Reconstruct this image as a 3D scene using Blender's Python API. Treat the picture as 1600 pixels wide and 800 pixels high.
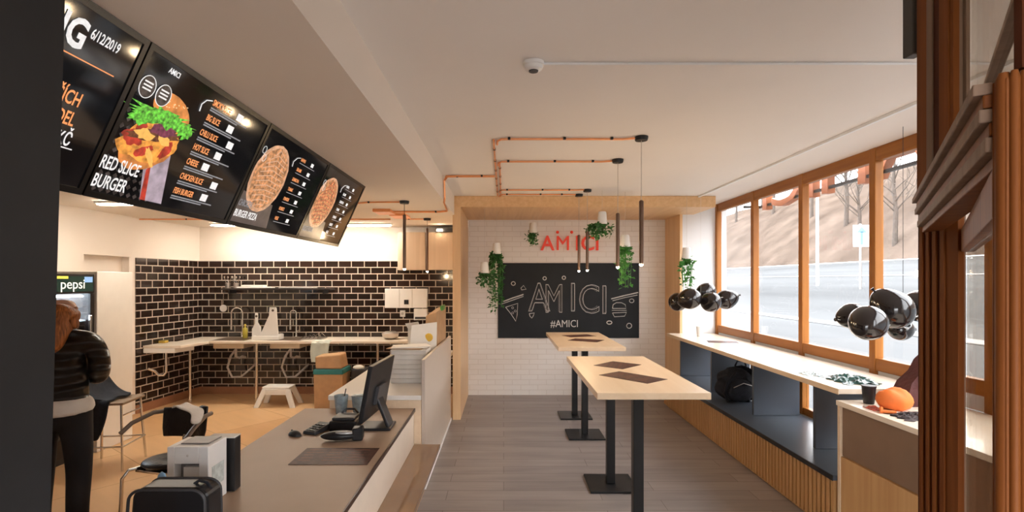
import bpy, bmesh, math, random
from mathutils import Vector, Matrix, Euler
random.seed(7)
PI = math.pi
SC = bpy.context.scene
for o in list(bpy.data.objects): bpy.data.objects.remove(o)
COL = SC.collection

# ------------------------------------------------------------------ camera, sky, exposure
F, CX, CY, EYE = 820.0, 787.0, 438.0, 1.75          # focal length in px (1600 wide), vanishing point, eye height
cam_d = bpy.data.cameras.new('camera'); cam = bpy.data.objects.new('camera', cam_d); COL.objects.link(cam)
cam.location = (0, 0, EYE); cam.rotation_euler = (PI/2, 0, 0)
cam_d.sensor_width = 36; cam_d.lens = F/1600*36
cam_d.shift_x = (800-CX)/1600; cam_d.shift_y = (CY-400)/1600
cam_d.clip_start = .05; cam_d.clip_end = 500
SC.camera = cam
SC.view_settings.view_transform = 'Standard'; SC.view_settings.look = 'None'
SC.view_settings.gamma = 1; SC.view_settings.use_curve_mapping = False
SC.view_settings.exposure = 1.35
SKY = 4.2; TUBE = 24.0; LAMP = 60.0
w = bpy.data.worlds.new('overcast_sky'); SC.world = w; w.use_nodes = True
bg = w.node_tree.nodes['Background']
tc = w.node_tree.nodes.new('ShaderNodeTexCoord'); nz = w.node_tree.nodes.new('ShaderNodeTexNoise')
nz.inputs['Scale'].default_value = 2.0
cr = w.node_tree.nodes.new('ShaderNodeValToRGB')
cr.color_ramp.elements[0].color = (.93, .95, 1, 1); cr.color_ramp.elements[1].color = (1, .99, .98, 1)
w.node_tree.links.new(tc.outputs['Generated'], nz.inputs['Vector'])
w.node_tree.links.new(nz.outputs['Fac'], cr.inputs['Fac'])
w.node_tree.links.new(cr.outputs['Color'], bg.inputs['Color'])
bg.inputs['Strength'].default_value = SKY

def W(px, py, D):
    return Vector(((px-CX)/F*D, D, EYE-(py-CY)/F*D))

# ------------------------------------------------------------------ materials
MATS = {}
def mat(name, col, rough=.5, metal=0, var=.06, nscale=8, coat=0, spec=.35, bump=0, bscale=40, emit=0, stretch=(1,1,1), trans=0, alpha=1):
    if name in MATS: return MATS[name]
    m = bpy.data.materials.new(name); m.use_nodes = True; N = m.node_tree.nodes; L = m.node_tree.links
    b = N['Principled BSDF']
    t = N.new('ShaderNodeTexCoord'); mp = N.new('ShaderNodeMapping'); mp.inputs['Scale'].default_value = stretch
    n = N.new('ShaderNodeTexNoise'); n.inputs['Scale'].default_value = nscale; n.inputs['Detail'].default_value = 4
    r = N.new('ShaderNodeValToRGB')
    c0 = [max(0, c*(1-var)) for c in col]+[1]; c1 = [min(1, c*(1+var)) for c in col]+[1]
    r.color_ramp.elements[0].position = .3; r.color_ramp.elements[1].position = .7
    r.color_ramp.elements[0].color = c0; r.color_ramp.elements[1].color = c1
    L.new(t.outputs['Object'], mp.inputs['Vector']); L.new(mp.outputs['Vector'], n.inputs['Vector'])
    L.new(n.outputs['Fac'], r.inputs['Fac']); L.new(r.outputs['Color'], b.inputs['Base Color'])
    b.inputs['Roughness'].default_value = rough; b.inputs['Metallic'].default_value = metal
    b.inputs['Coat Weight'].default_value = coat; b.inputs['Specular IOR Level'].default_value = spec
    b.inputs['Transmission Weight'].default_value = trans; b.inputs['Alpha'].default_value = alpha
    if emit:
        L.new(r.outputs['Color'], b.inputs['Emission Color']); b.inputs['Emission Strength'].default_value = emit
    if bump:
        n2 = N.new('ShaderNodeTexNoise'); n2.inputs['Scale'].default_value = bscale
        bp = N.new('ShaderNodeBump'); bp.inputs['Strength'].default_value = bump; bp.inputs['Distance'].default_value = .01
        L.new(mp.outputs['Vector'], n2.inputs['Vector']); L.new(n2.outputs['Fac'], bp.inputs['Height']); L.new(bp.outputs['Normal'], b.inputs['Normal'])
    MATS[name] = m; return m

def wood(name, ca, cb, axis='Y', scale=1.0, rough=.45, coat=.05, spec=.35):
    if name in MATS: return MATS[name]
    m = bpy.data.materials.new(name); m.use_nodes = True; N = m.node_tree.nodes; L = m.node_tree.links
    b = N['Principled BSDF']; t = N.new('ShaderNodeTexCoord'); mp = N.new('ShaderNodeMapping')
    s = {'X': (.6, 14, 14), 'Y': (14, .6, 14), 'Z': (14, 14, .6)}[axis]
    mp.inputs['Scale'].default_value = [a*scale for a in s]
    n = N.new('ShaderNodeTexNoise'); n.inputs['Scale'].default_value = 2.2; n.inputs['Detail'].default_value = 6; n.inputs['Distortion'].default_value = .6
    r = N.new('ShaderNodeValToRGB'); r.color_ramp.elements[0].position = .3; r.color_ramp.elements[1].position = .72
    r.color_ramp.elements[0].color = (*ca, 1); r.color_ramp.elements[1].color = (*cb, 1)
    L.new(t.outputs['Object'], mp.inputs['Vector']); L.new(mp.outputs['Vector'], n.inputs['Vector'])
    L.new(n.outputs['Fac'], r.inputs['Fac']); L.new(r.outputs['Color'], b.inputs['Base Color'])
    bp = N.new('ShaderNodeBump'); bp.inputs['Strength'].default_value = .06
    L.new(n.outputs['Fac'], bp.inputs['Height']); L.new(bp.outputs['Normal'], b.inputs['Normal'])
    b.inputs['Roughness'].default_value = rough; b.inputs['Coat Weight'].default_value = coat; b.inputs['Specular IOR Level'].default_value = spec
    MATS[name] = m; return m

def tiles(name, ca, cb, grout, bw, bh, mortar, plane='XZ', rough=.2, gr=.7, bump=.5, offset=.5, rot=0, noise=0, coat=0, origin=(0, 0), squash=1):
    m = bpy.data.materials.new(name); m.use_nodes = True; N = m.node_tree.nodes; L = m.node_tree.links
    b = N['Principled BSDF']; g = N.new('ShaderNodeNewGeometry'); sp = N.new('ShaderNodeSeparateXYZ'); cb_ = N.new('ShaderNodeCombineXYZ')
    L.new(g.outputs['Position'], sp.inputs[0])
    L.new(sp.outputs[plane[0]], cb_.inputs['X']); L.new(sp.outputs[plane[1]], cb_.inputs['Y'])
    mp = N.new('ShaderNodeMapping'); mp.inputs['Location'].default_value = (origin[0], origin[1], 0); mp.inputs['Rotation'].default_value = (0, 0, rot)
    L.new(cb_.outputs[0], mp.inputs['Vector'])
    k = N.new('ShaderNodeTexBrick'); k.offset = offset; k.inputs['Scale'].default_value = 1
    k.inputs['Brick Width'].default_value = bw; k.inputs['Row Height'].default_value = bh
    k.inputs['Mortar Size'].default_value = mortar; k.inputs['Mortar Smooth'].default_value = .1
    k.inputs['Color1'].default_value = (*ca, 1); k.inputs['Color2'].default_value = (*cb, 1); k.inputs['Mortar'].default_value = (*grout, 1)
    L.new(mp.outputs[0], k.inputs['Vector'])
    src = k.outputs['Color']
    if noise:
        n = N.new('ShaderNodeTexNoise'); n.inputs['Scale'].default_value = 1.0; n.inputs['Detail'].default_value = 6
        m2 = N.new('ShaderNodeMapping'); m2.inputs['Scale'].default_value = (1.4, 9, 1)
        L.new(mp.outputs[0], m2.inputs['Vector']); L.new(m2.outputs[0], n.inputs['Vector'])
        mr = N.new('ShaderNodeMapRange'); mr.inputs[3].default_value = 1-noise; mr.inputs[4].default_value = 1+noise
        mx = N.new('ShaderNodeVectorMath'); mx.operation = 'SCALE'
        L.new(n.outputs['Fac'], mr.inputs[0]); L.new(src, mx.inputs[0]); L.new(mr.outputs[0], mx.inputs['Scale']); src = mx.outputs[0]
    L.new(src, b.inputs['Base Color'])
    mr = N.new('ShaderNodeMapRange'); mr.inputs[3].default_value = rough; mr.inputs[4].default_value = gr
    L.new(k.outputs['Fac'], mr.inputs[0]); L.new(mr.outputs[0], b.inputs['Roughness'])
    bp = N.new('ShaderNodeBump'); bp.invert = True; bp.inputs['Strength'].default_value = bump; bp.inputs['Distance'].default_value = .004
    L.new(k.outputs['Fac'], bp.inputs['Height']); L.new(bp.outputs['Normal'], b.inputs['Normal'])
    b.inputs['Coat Weight'].default_value = coat
    MATS[name] = m; return m

def glass(name, tint=(1, 1, 1), refl=.08):
    if name in MATS: return MATS[name]
    m = bpy.data.materials.new(name); m.use_nodes = True; N = m.node_tree.nodes; L = m.node_tree.links
    N.remove(N['Principled BSDF']); out = N['Material Output']
    t = N.new('ShaderNodeBsdfTransparent'); t.inputs['Color'].default_value = (*tint, 1)
    g = N.new('ShaderNodeBsdfGlossy'); g.inputs['Roughness'].default_value = .03
    fr = N.new('ShaderNodeLayerWeight'); fr.inputs['Blend'].default_value = .25
    mr = N.new('ShaderNodeMapRange'); mr.inputs[3].default_value = refl*.4; mr.inputs[4].default_value = refl*3
    mx = N.new('ShaderNodeMixShader')
    L.new(fr.outputs['Facing'], mr.inputs[0]); L.new(mr.outputs[0], mx.inputs[0]); L.new(t.outputs[0], mx.inputs[1]); L.new(g.outputs[0], mx.inputs[2]); L.new(mx.outputs[0], out.inputs['Surface'])
    MATS[name] = m; return m

def emis(name, col, s):
    if name in MATS: return MATS[name]
    m = bpy.data.materials.new(name); m.use_nodes = True; b = m.node_tree.nodes['Principled BSDF']
    b.inputs['Base Color'].default_value = (*col, 1); b.inputs['Emission Color'].default_value = (*col, 1); b.inputs['Emission Strength'].default_value = s
    MATS[name] = m; return m

PLASTER = mat('warm_white_plaster', (.84, .77, .70), .85, var=.02, nscale=2, bump=.05, bscale=60)
CEIL = mat('ceiling_paint', (.84, .79, .745), .9, var=.015, nscale=1.5)
CEIL_K = mat('kitchen_ceiling_paint', (.80, .71, .62), .9, var=.015, nscale=1.5)
WHITEP = mat('cool_white_paint', (.83, .84, .85), .7, var=.015, nscale=3)
BIRCH = wood('birch_plywood', (.74, .55, .37), (.80, .62, .43), 'Y', .6)
BIRCHX = wood('birch_plywood_cross', (.72, .50, .31), (.80, .59, .39), 'X', .6)
NICHE = wood('niche_plywood', (.68, .42, .21), (.78, .52, .28), 'Y', .7)
NICHEZ = wood('niche_plywood_upright', (.70, .44, .23), (.80, .54, .30), 'Z', .7)
SLAT = wood('slat_wood', (.44, .23, .085), (.55, .30, .12), 'Z', .8)
WINW = wood('window_pine', (.28, .098, .016), (.38, .145, .028), 'Z', .8, .4, 0, .25)
WINWY = wood('window_pine_rail', (.28, .098, .016), (.38, .145, .028), 'Y', .8, .4, 0, .25)
DARKW = wood('portal_mahogany', (.055, .014, .005), (.11, .028, .009), 'Z', .8, .5, 0, .15)
DARKW2 = wood('portal_chestnut', (.15, .042, .009), (.25, .082, .019), 'Z', .8, .5, 0, .15)
TRIMW = wood('portal_pale_trim', (.20, .13, .09), (.28, .19, .135), 'Z', .8, .6, 0, .1)
BLACKM = mat('black_powder_steel', (.012, .012, .013), .4, var=.1)
BLACKP = mat('black_plastic', (.015, .015, .017), .35, var=.1)
GREYP = mat('dark_grey_plastic', (.05, .05, .055), .4, var=.1)
CHROME = mat('brushed_chrome', (.75, .73, .70), .2, 1, var=.03)
STEEL = mat('satin_steel', (.55, .50, .46), .35, 1, var=.05)
COPPER = mat('orange_copper', (.85, .37, .16), .35, .55, var=.08)
WHITEPL = mat('white_plastic', (.80, .79, .77), .35, var=.02)
WHITELAM = mat('white_laminate', (.83, .79, .73), .3, var=.02)
CREAM = mat('cream_laminate', (.66, .56, .46), .4, var=.03)
LEATHER = mat('black_leather', (.016, .015, .017), .32, var=.3, nscale=20, bump=.35, bscale=60)
CLOTHB = mat('black_cloth', (.012, .013, .018), .9, var=.3, nscale=30, bump=.3, bscale=90)
WHITECLOTH = mat('white_cloth', (.75, .72, .68), .9, var=.05, bump=.3, bscale=50)
GLASSW = glass('window_glass', (.98, .985, .99), .06)
GLASSF = glass('fridge_glass', (.85, .9, .92), .12)
GLASSD = glass('door_glass', (.86, .83, .78), .10)
GREYBLUE = mat('grey_blue_laminate', (.065, .076, .095), .28, var=.06, nscale=3)
LEAFD = mat('dark_green_leaf', (.035, .13, .03), .45, var=.6, nscale=14)
LEAFM = mat('fresh_green_leaf', (.07, .25, .05), .45, var=.5, nscale=14)
KRAFT = mat('kraft_paper', (.50, .31, .17), .8, var=.08, nscale=12)
PAPER = mat('white_paper', (.80, .78, .74), .7, var=.03)
BALLOON = mat('black_latex', (.012, .009, .009), .14, var=.1, coat=.3, spec=.5)

# ------------------------------------------------------------------ mesh helper
def chain(o):
    M = Matrix.Identity(4)
    while o is not None:
        M = Matrix.LocRotScale(o.location, o.rotation_euler, o.scale) @ M; o = o.parent
    return M

class MB:
    def __init__(s): s.b = bmesh.new()
    def box(s, x0, x1, y0, y1, z0, z1):
        v = [s.b.verts.new((x, y, z)) for z in (z0, z1) for x, y in ((x0, y0), (x1, y0), (x1, y1), (x0, y1))]
        for f in ((3, 2, 1, 0), (4, 5, 6, 7), (0, 1, 5, 4), (1, 2, 6, 5), (2, 3, 7, 6), (3, 0, 4, 7)): s.b.faces.new([v[i] for i in f])
        return s
    def hexa(s, p):   # 8 points, bottom ring then top ring
        v = [s.b.verts.new(q) for q in p]
        for f in ((3, 2, 1, 0), (4, 5, 6, 7), (0, 1, 5, 4), (1, 2, 6, 5), (2, 3, 7, 6), (3, 0, 4, 7)): s.b.faces.new([v[i] for i in f])
        return s
    def prism(s, poly, z0, z1, M=None):
        M = M or Matrix.Identity(4)
        a = [s.b.verts.new(M @ Vector((x, y, z0))) for x, y in poly]; c = [s.b.verts.new(M @ Vector((x, y, z1))) for x, y in poly]
        n = len(poly)
        s.b.faces.new(a[::-1]); s.b.faces.new(c)
        for i in range(n): s.b.faces.new((a[i], a[(i+1) % n], c[(i+1) % n], c[i]))
        return s
    def lathe(s, prof, c=(0, 0, 0), seg=24, M=None, cap=True):
        M = M or Matrix.Identity(4); c = Vector(c); rings = []
        for r, z in prof:
            rings.append([s.b.verts.new(M @ (c+Vector((r*math.cos(2*PI*k/seg), r*math.sin(2*PI*k/seg), z)))) for k in range(seg)])
        for a, b_ in zip(rings, rings[1:]):
            for k in range(seg): s.b.faces.new((a[k], a[(k+1) % seg], b_[(k+1) % seg], b_[k]))
        if cap:
            s.b.faces.new(rings[0][::-1]); s.b.faces.new(rings[-1])
        return s
    def tube(s, pts, r, seg=8, closed=False):
        pts = [Vector(p) for p in pts]; n = len(pts); rings = []; up = None
        rr = r if isinstance(r, (list, tuple)) else [r]*n
        for i, p in enumerate(pts):
            if closed: t = (pts[(i+1) % n]-pts[i-1])
            else: t = (pts[min(i+1, n-1)]-pts[max(i-1, 0)])
            if t.length < 1e-9: t = Vector((0, 0, 1))
            t.normalize()
            if up is None: up = Vector((0, 0, 1)) if abs(t.z) < .9 else Vector((1, 0, 0))
            u = t.cross(up)
            if u.length < 1e-4: u = t.orthogonal()
            u.normalize(); v = u.cross(t).normalized(); up = v
            rings.append([s.b.verts.new(p+(u*math.cos(2*PI*k/seg)+v*math.sin(2*PI*k/seg))*rr[i]) for k in range(seg)])
        pr = list(zip(rings, rings[1:]))
        if closed: pr.append((rings[-1], rings[0]))
        for a, b_ in pr:
            for k in range(seg): s.b.faces.new((a[k], a[(k+1) % seg], b_[(k+1) % seg], b_[k]))
        if not closed:
            s.b.faces.new(rings[0][::-1]); s.b.faces.new(rings[-1])
        return s
    def ball(s, c, r, sx=1, sy=1, sz=1, seg=20, M=None):
        M = M or Matrix.Identity(4)
        bmesh.ops.create_uvsphere(s.b, u_segments=seg, v_segments=max(6, seg//2), radius=r, matrix=Matrix.Translation(c) @ M @ Matrix.Diagonal((sx, sy, sz, 1)))
        return s
    def build(s, name, m, parent=None, smooth=False, bevel=0, local=False, M=None, kind=None):
        bmesh.ops.recalc_face_normals(s.b, faces=s.b.faces[:])
        if M is not None: bmesh.ops.transform(s.b, matrix=M, verts=s.b.verts)
        if parent is not None and not local:
            bmesh.ops.transform(s.b, matrix=chain(parent).inverted(), verts=s.b.verts)
        me = bpy.data.meshes.new(name); s.b.to_mesh(me); s.b.free()
        if smooth:
            for p in me.polygons: p.use_smooth = True
        o = bpy.data.objects.new(name, me); COL.objects.link(o); me.materials.append(m)
        if smooth:
            es = o.modifiers.new('edges', 'EDGE_SPLIT'); es.split_angle = R(40)
        if bevel:
            bv = o.modifiers.new('bevel', 'BEVEL'); bv.width = bevel; bv.segments = 2; bv.limit_method = 'ANGLE'
        if parent is not None: o.parent = parent
        if kind: o['kind'] = kind
        return o
def R(d): return math.radians(d)
def tag(o, label=None, cat=None, group=None):
    if label: o['label'] = label
    if cat: o['category'] = cat
    if group: o['group'] = group
    return o
def thing(name, label, cat, loc=(0, 0, 0), rz=0, group=None):
    o = bpy.data.objects.new(name, None); COL.objects.link(o); o.location = loc; o.rotation_euler = (0, 0, rz); o.empty_display_size = .1
    return tag(o, label, cat, group)
def lab(o, t): o['label'] = t; return o
def copy_tree(o, parent=None):
    c = o.copy(); COL.objects.link(c); c.parent = parent
    for ch in list(o.children): copy_tree(ch, c)
    return c
def text_mesh(name, txt, size, m, parent=None, M=None, depth=.001, sx=1, align='LEFT', outline=0, spacing=1, shear=0, local=True, bold=0):
    cu = bpy.data.curves.new(name, 'FONT'); cu.body = txt; cu.size = size; cu.align_x = align; cu.space_character = spacing; cu.shear = shear; cu.offset = bold*size
    if outline: cu.fill_mode = 'NONE'; cu.bevel_depth = outline; cu.bevel_resolution = 1; cu.resolution_u = 4
    else: cu.extrude = depth; cu.resolution_u = 3
    t = bpy.data.objects.new(name, cu); COL.objects.link(t)
    dg = bpy.context.evaluated_depsgraph_get(); me = bpy.data.meshes.new_from_object(t.evaluated_get(dg))
    bpy.data.objects.remove(t); me.name = name
    M = M or Matrix.Identity(4)
    M = M @ Matrix.Diagonal((sx, 1, 1, 1))
    if parent is not None and not local: M = chain(parent).inverted() @ M
    me.transform(M); me.materials.clear(); me.materials.append(m)
    o = bpy.data.objects.new(name, me); COL.objects.link(o)
    if parent is not None: o.parent = parent
    return o
def frame(origin, ex, ey):   # local x along ex, y along ey
    ex = Vector(ex).normalized(); ey = Vector(ey).normalized(); ez = ex.cross(ey)
    M = Matrix((( ex.x, ey.x, ez.x, origin[0]), (ex.y, ey.y, ez.y, origin[1]), (ex.z, ey.z, ez.z, origin[2]), (0, 0, 0, 1)))
    return M
def arc(c, r, a0, a1, n, u, v):
    c = Vector(c); u = Vector(u); v = Vector(v)
    return [c+u*r*math.cos(a0+(a1-a0)*i/n)+v*r*math.sin(a0+(a1-a0)*i/n) for i in range(n+1)]

# ------------------------------------------------------------------ the room
ZC, ZK = 2.81, 2.57
XW = 2.98; YB = 8.0; YK = 8.1; XS = -.62
def struct(name, mb, m, **k): return mb.build(name, m, kind='structure', **k)
FLOORM = tiles('grey_plank_floor', (.30, .255, .235), (.235, .20, .182), (.17, .14, .125), 1.25, .19, .0025, 'XY', .38, .6, .15, .37, 0, .38)
KFLOOR = tiles('tan_kitchen_tile', (.60, .34, .155), (.72, .47, .25), (.42, .25, .13), .9, .9, .004, 'XY', .35, .6, .15, .5, R(38), .12)
FL = struct('floor', MB().box(-.66, 3.2, -1.5, 8.2, -.12, 0), FLOORM)
KF = struct('floor', MB().box(-5.2, -.66, -1.5, 8.3, -.12, 0), KFLOOR)
struct('ceiling', MB().box(XS, 3.2, -1.5, 8.2, ZC, ZC+.15), CEIL)
struct('ceiling', MB().box(-5.3, XS, -1.5, 8.3, ZK, ZC+.15), CEIL_K)
BRICKW = tiles('white_brick', (.80, .755, .71), (.78, .73, .685), (.70, .64, .585), .26, .078, .005, 'XZ', .45, .7, .45)
TILEK = tiles('black_metro_tile_back', (.016, .009, .007), (.035, .018, .013), (.52, .45, .38), .2, .1, .007, 'XZ', .13, .7, .6, origin=(.05, .05), coat=.3)
TILEL = tiles('black_metro_tile_left', (.016, .009, .007), (.035, .018, .013), (.52, .45, .38), .2, .1, .007, 'YZ', .13, .7, .6, origin=(.05, .05), coat=.3)
struct('wall_back', MB().box(-.54, 2.5, YB, YB+.15, 0, ZC), BRICKW)
# kitchen back wall: plaster above, tiles up to 2.05
struct('wall_kitchen_back', MB().box(-5.1, -.54, YK+.012, YK+.2, 0, ZK), PLASTER)
struct('trim_1', MB().box(-4.75, -.64, YK, YK+.02, .11, 2.05), TILEK)
SKIRT = mat('red_brown_skirting', (.34, .16, .085), .45, var=.1)
struct('baseboard_back', MB().box(-4.75, -.64, YK-.012, YK+.02, 0, .11), SKIRT)
# left wall (slightly out of square), recess near the fridge
def slab(pts, z0, z1): # pts 4 corners in plan
    return MB().hexa([(x, y, z0) for x, y in pts]+[(x, y, z1) for x, y in pts])
struct('wall_kitchen_left', slab([(-5.15, 6.78), (-4.84, 6.78), (-4.70, 8.12), (-5.15, 8.12)], 0, ZK), PLASTER)
struct('trim_2', slab([(-4.85, 6.88), (-4.815, 6.88), (-4.685, 8.1), (-4.72, 8.1)], .11, 2.05), TILEL)
struct('baseboard_left', slab([(-4.85, 6.88), (-4.805, 6.88), (-4.675, 8.09), (-4.72, 8.1)], 0, .11), SKIRT)
struct('wall_left', MB().box(-5.15, -4.80, -1.5, 6.0, 0, ZK).box(-5.15, -4.80, 6.0, 6.78, 2.05, ZK).box(-5.15, -4.93, 6.0, 6.78, 0, 2.05), PLASTER)
struct('wall_left_partition', MB().box(-4.78, -4.13, 5.33, 5.84, 0, 1.84), WHITELAM, bevel=.006)
# entrance side behind the viewer, unseen; opening shaped to let in frontal light
struct('wall_front', MB().box(-5.3, -.4, -1.65, -1.5, 0, ZC+.1).box(1.5, 3.2, -1.65, -1.5, 0, ZC+.1).box(-.4, 1.5, -1.65, -1.5, 2.3, ZC+.1), PLASTER)
PAVE = tiles('pavement_slabs', (.30, .29, .28), (.26, .25, .24), (.15, .15, .15), .6, .6, .006, 'XY', .8, .9, .3)
struct('ground_pavement', MB().box(-12, 12, -14, -1.66, -.12, -.01), PAVE)
DARKJ = mat('charcoal_column_paint', (.020, .022, .025), .6, var=.1)
struct('wall_entrance_column', MB().hexa([(-1.2, .5, 0), (-1.072, .5, 0), (-1.072, 1.2, 0), (-1.2, 1.2, 0), (-1.12, .5, ZK), (-.998, .5, ZK), (-.998, 1.2, ZK), (-1.12, 1.2, ZK)]), DARKJ)
# window side
struct('wall_reveal', MB().box(2.5, 3.12, 7.35, 8.2, 0, ZC), WHITEP)
struct('wall_right', MB().box(XW-.02, 3.2, -1.5, 1.1, 0, ZC), PLASTER)
struct('wall_right_parapet', MB().box(XW, 3.15, 1.1, 7.35, 0, .42).box(XW+.005, 3.15, 1.1, 7.35, .93, 1.03), WHITEP)

# plywood niche round the back wall
n = thing('niche_frame', 'light plywood box frame wrapping the niche with the chalkboard wall', 'frame', (-.59, 6.6, 0))
MB().box(-.64, -.54, 6.58, 8.0, 0, 2.67).build('side_panel', NICHEZ, n, bevel=.003)
MB().box(2.46, 2.498, 7.33, 8.0, 0, 2.67).build('side_panel', NICHEZ, n, bevel=.003)
MB().box(-.64, 2.66, 6.58, 8.0, 2.67, ZC-.002).build('top_panel', NICHE, n, bevel=.003)

# windows
MY = [7.27, 6.26, 5.24, 4.22, 3.20, 2.18, 1.16]
for i in range(6):
    ya, yb = MY[i], MY[i+1]
    e = thing('window_%d' % (i+1), None, None, (XW, (ya+yb)/2, 0)); e['kind'] = 'structure'
    MB().box(XW-.02, XW+.05, yb-.036, yb+.036, .42, ZC).build('mullion', WINW, e, bevel=.006)
    if i == 0: MB().box(XW-.02, XW+.05, 7.29, 7.35, .42, ZC).build('mullion', WINW, e, bevel=.006)
    MB().box(XW-.015, XW+.045, yb+.036, ya-(.036 if i else 0), 2.70, ZC).build('top_rail', WINWY, e, bevel=.006)
    MB().box(XW-.015, XW+.045, yb+.036, ya-(.036 if i else 0), 1.03, 1.13).build('bottom_rail', WINWY, e, bevel=.006)
    MB().box(XW-.01, XW+.045, yb+.036, ya-(.036 if i else 0), .42, .49).build('lower_rail', WINWY, e, bevel=.004)
    MB().box(XW+.02, XW+.026, yb+.036, ya-.036, 1.13, 2.70).build('pane', GLASSW, e)
    MB().box(XW+.02, XW+.026, yb+.036, ya-.036, .49, .93).build('pane', GLASSW, e)
# slim ceiling rail over the windows and the ceiling conduit
e = MB().box(2.435, 2.455, 1.3, 7.3, ZC-.02, ZC-.001).build('ceiling_rail', WHITEP)
tag(e, 'slim white rail running along the ceiling beside the windows', 'rail')

# ------------------------------------------------------------------ outside
ROAD = mat('pale_wet_road', (.100, .103, .105), 1.0, spec=.0, var=.22, nscale=.35, stretch=(1, .12, 1))
HILL = mat('bare_winter_hillside', (.098, .076, .062), 1.0, spec=0, var=.3, nscale=.35)
struct('ground_road', MB().hexa([(3.2, -60, -.6), (30, -60, 2.8), (30, 300, 2.8), (3.2, 300, -.6), (3.2, -60, -.25), (30, -60, 3.3), (30, 300, 3.3), (3.2, 300, -.25)]), ROAD)
b = MB()
NX, NYY = 14, 60; g = {}
for i in range(NX+1):
    for j in range(NYY+1):
        x = 30+i*3.2; y = -40+j*6
        z = 3.35+17*(1-math.exp(-i*.22))+(random.random()-.5)*1.0*(i > 0)
        g[i, j] = b.b.verts.new((x, y, z))
for i in range(NX):
    for j in range(NYY): b.b.faces.new((g[i, j], g[i+1, j], g[i+1, j+1], g[i, j+1]))
struct('ground_hillside', b, HILL, smooth=True)
PAINTW = mat('road_paint', (.24, .24, .24), .7)
def roadz(x): return -.25+(x-3.2)/26.8*3.55
for x in (9.0, 20.0):
    o = MB().hexa([(x, -20, roadz(x)+.01), (x+.3, -20, roadz(x+.3)+.01), (x+.3, 200, roadz(x+.3)+.01), (x, 200, roadz(x)+.01), (x, -20, roadz(x)+.03), (x+.3, -20, roadz(x+.3)+.03), (x+.3, 200, roadz(x+.3)+.03), (x, 200, roadz(x)+.03)]).build('trim_3', PAINTW, kind='structure')
BARK = mat('winter_bark', (.075, .06, .05), .9, var=.3)
def bare_tree(x, y, z, h, seed, label):
    rnd = random.Random(seed); t = thing('bare_tree', label, 'tree', (x, y, z), 0, 'bare trees on the hillside')
    MB().tube([(0, 0, -.3), (.1*h*.1, 0, h*.3), (0, .02*h, h*.6), (.03*h, 0, h)], [.022*h, .018*h, .011*h, .003*h], 8).build('trunk', BARK, t, local=True)
    c = MB()
    for k in range(26):
        z0 = h*rnd.uniform(.28, .92); a = rnd.uniform(0, 2*PI); l = h*.30*(1.2-z0/h); p = Vector((0, 0, z0)); d = Vector((math.cos(a), math.sin(a), 1.0))
        q = p+d*l*.5; r = q+Vector((d.x, d.y, 1.6))*l*.5
        c.tube([p, q, r], [.006*h, .004*h, .0015*h], 5)
        for s in range(3):
            m = p.lerp(r, rnd.uniform(.4, .9)); c.tube([m, m+Vector((rnd.uniform(-1, 1), rnd.uniform(-1, 1), 1.2))*l*.35], [.003*h, .001*h], 4)
    c.build('branches', BARK, t, local=True)
tl = ['bare tree on the hillside behind the street lamp', 'bare tree on the hillside left of the road sign', 'tall bare tree on the slope in the third window', 'bare tree on the slope above the road, far window', 'bare tree on the slope behind the second window', 'bare tree on the hillside in the window nearest the door', 'thin bare tree on the slope near the far mullion', 'bare tree high on the slope near the top of the third window']
def hz(x): return 3.3+17*(1-math.exp(-(x-30)/3.2*.22))
for k, (px, D, h) in enumerate([(1268, 62, 9), (1322, 52, 10), (1300, 74, 12), (1150, 90, 11), (1208, 76, 12), (1398, 42, 9), (1190, 110, 9), (1342, 47, 8)]):
    x = (px-CX)/F*D; bare_tree(x, D, hz(x)-.2, h, k, tl[k])
t = thing('street_lamp', 'tall white street lamp post beyond the road', 'lamp post', (16.2, 27.1, roadz(16.2)))
MB().tube([(16.2, 27.1, roadz(16.2)-.05), (16.2, 27.1, 6.6)], [.08, .06], 10).build('post', WHITEPL, t, smooth=True)
MB().tube([(16.2, 27.1, 6.5), (15.9, 27.1, 6.9), (15.0, 27.1, 7.0)], .06, 8).build('arm', WHITEPL, t)
t = thing('road_sign', 'white rectangular road sign with a blue arrow standing beyond the road', 'sign', (15.5, 22.8, roadz(15.5)))
MB().tube([(15.5, 22.8, roadz(15.5)-.05), (15.5, 22.8, 4.2)], .05, 8).build('post', STEEL, t)
MB().box(15.15, 15.85, 22.72, 22.76, 3.2, 4.15).build('plate', WHITEPL, t, bevel=.01)
BLUE = mat('sign_blue', (.12, .28, .5), .5)
MB().box(15.44, 15.56, 22.705, 22.72, 3.3, 3.85).prism([(-.22, 0), (.22, 0), (0, .26)], 0, .015, frame((15.5, 22.72, 3.82), (1, 0, 0), (0, 0, 1))).build('arrow', BLUE, t)
# outdoor sign letters above the windows
ORG = mat('sign_orange', (.42, .15, .07), .5)
t = thing('sign_letters', 'orange sign letters on a rail outside, above the windows', 'sign', (3.42, 5.3, 2.6))
text_mesh('lettering', 'AMICI', .78, ORG, t, frame((3.40, 4.1, 2.66), (0, 1, 0), (0, 0, 1)), .04, 1.35, local=False)
MB().box(3.37, 3.40, 3.5, 7.1, 2.70, 2.73).build('rail', BLACKM, t)
for yy in (3.7, 6.9): MB().box(3.16, 3.39, yy, yy+.03, 2.7, 2.73).build('bracket', BLACKM, t)

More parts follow.
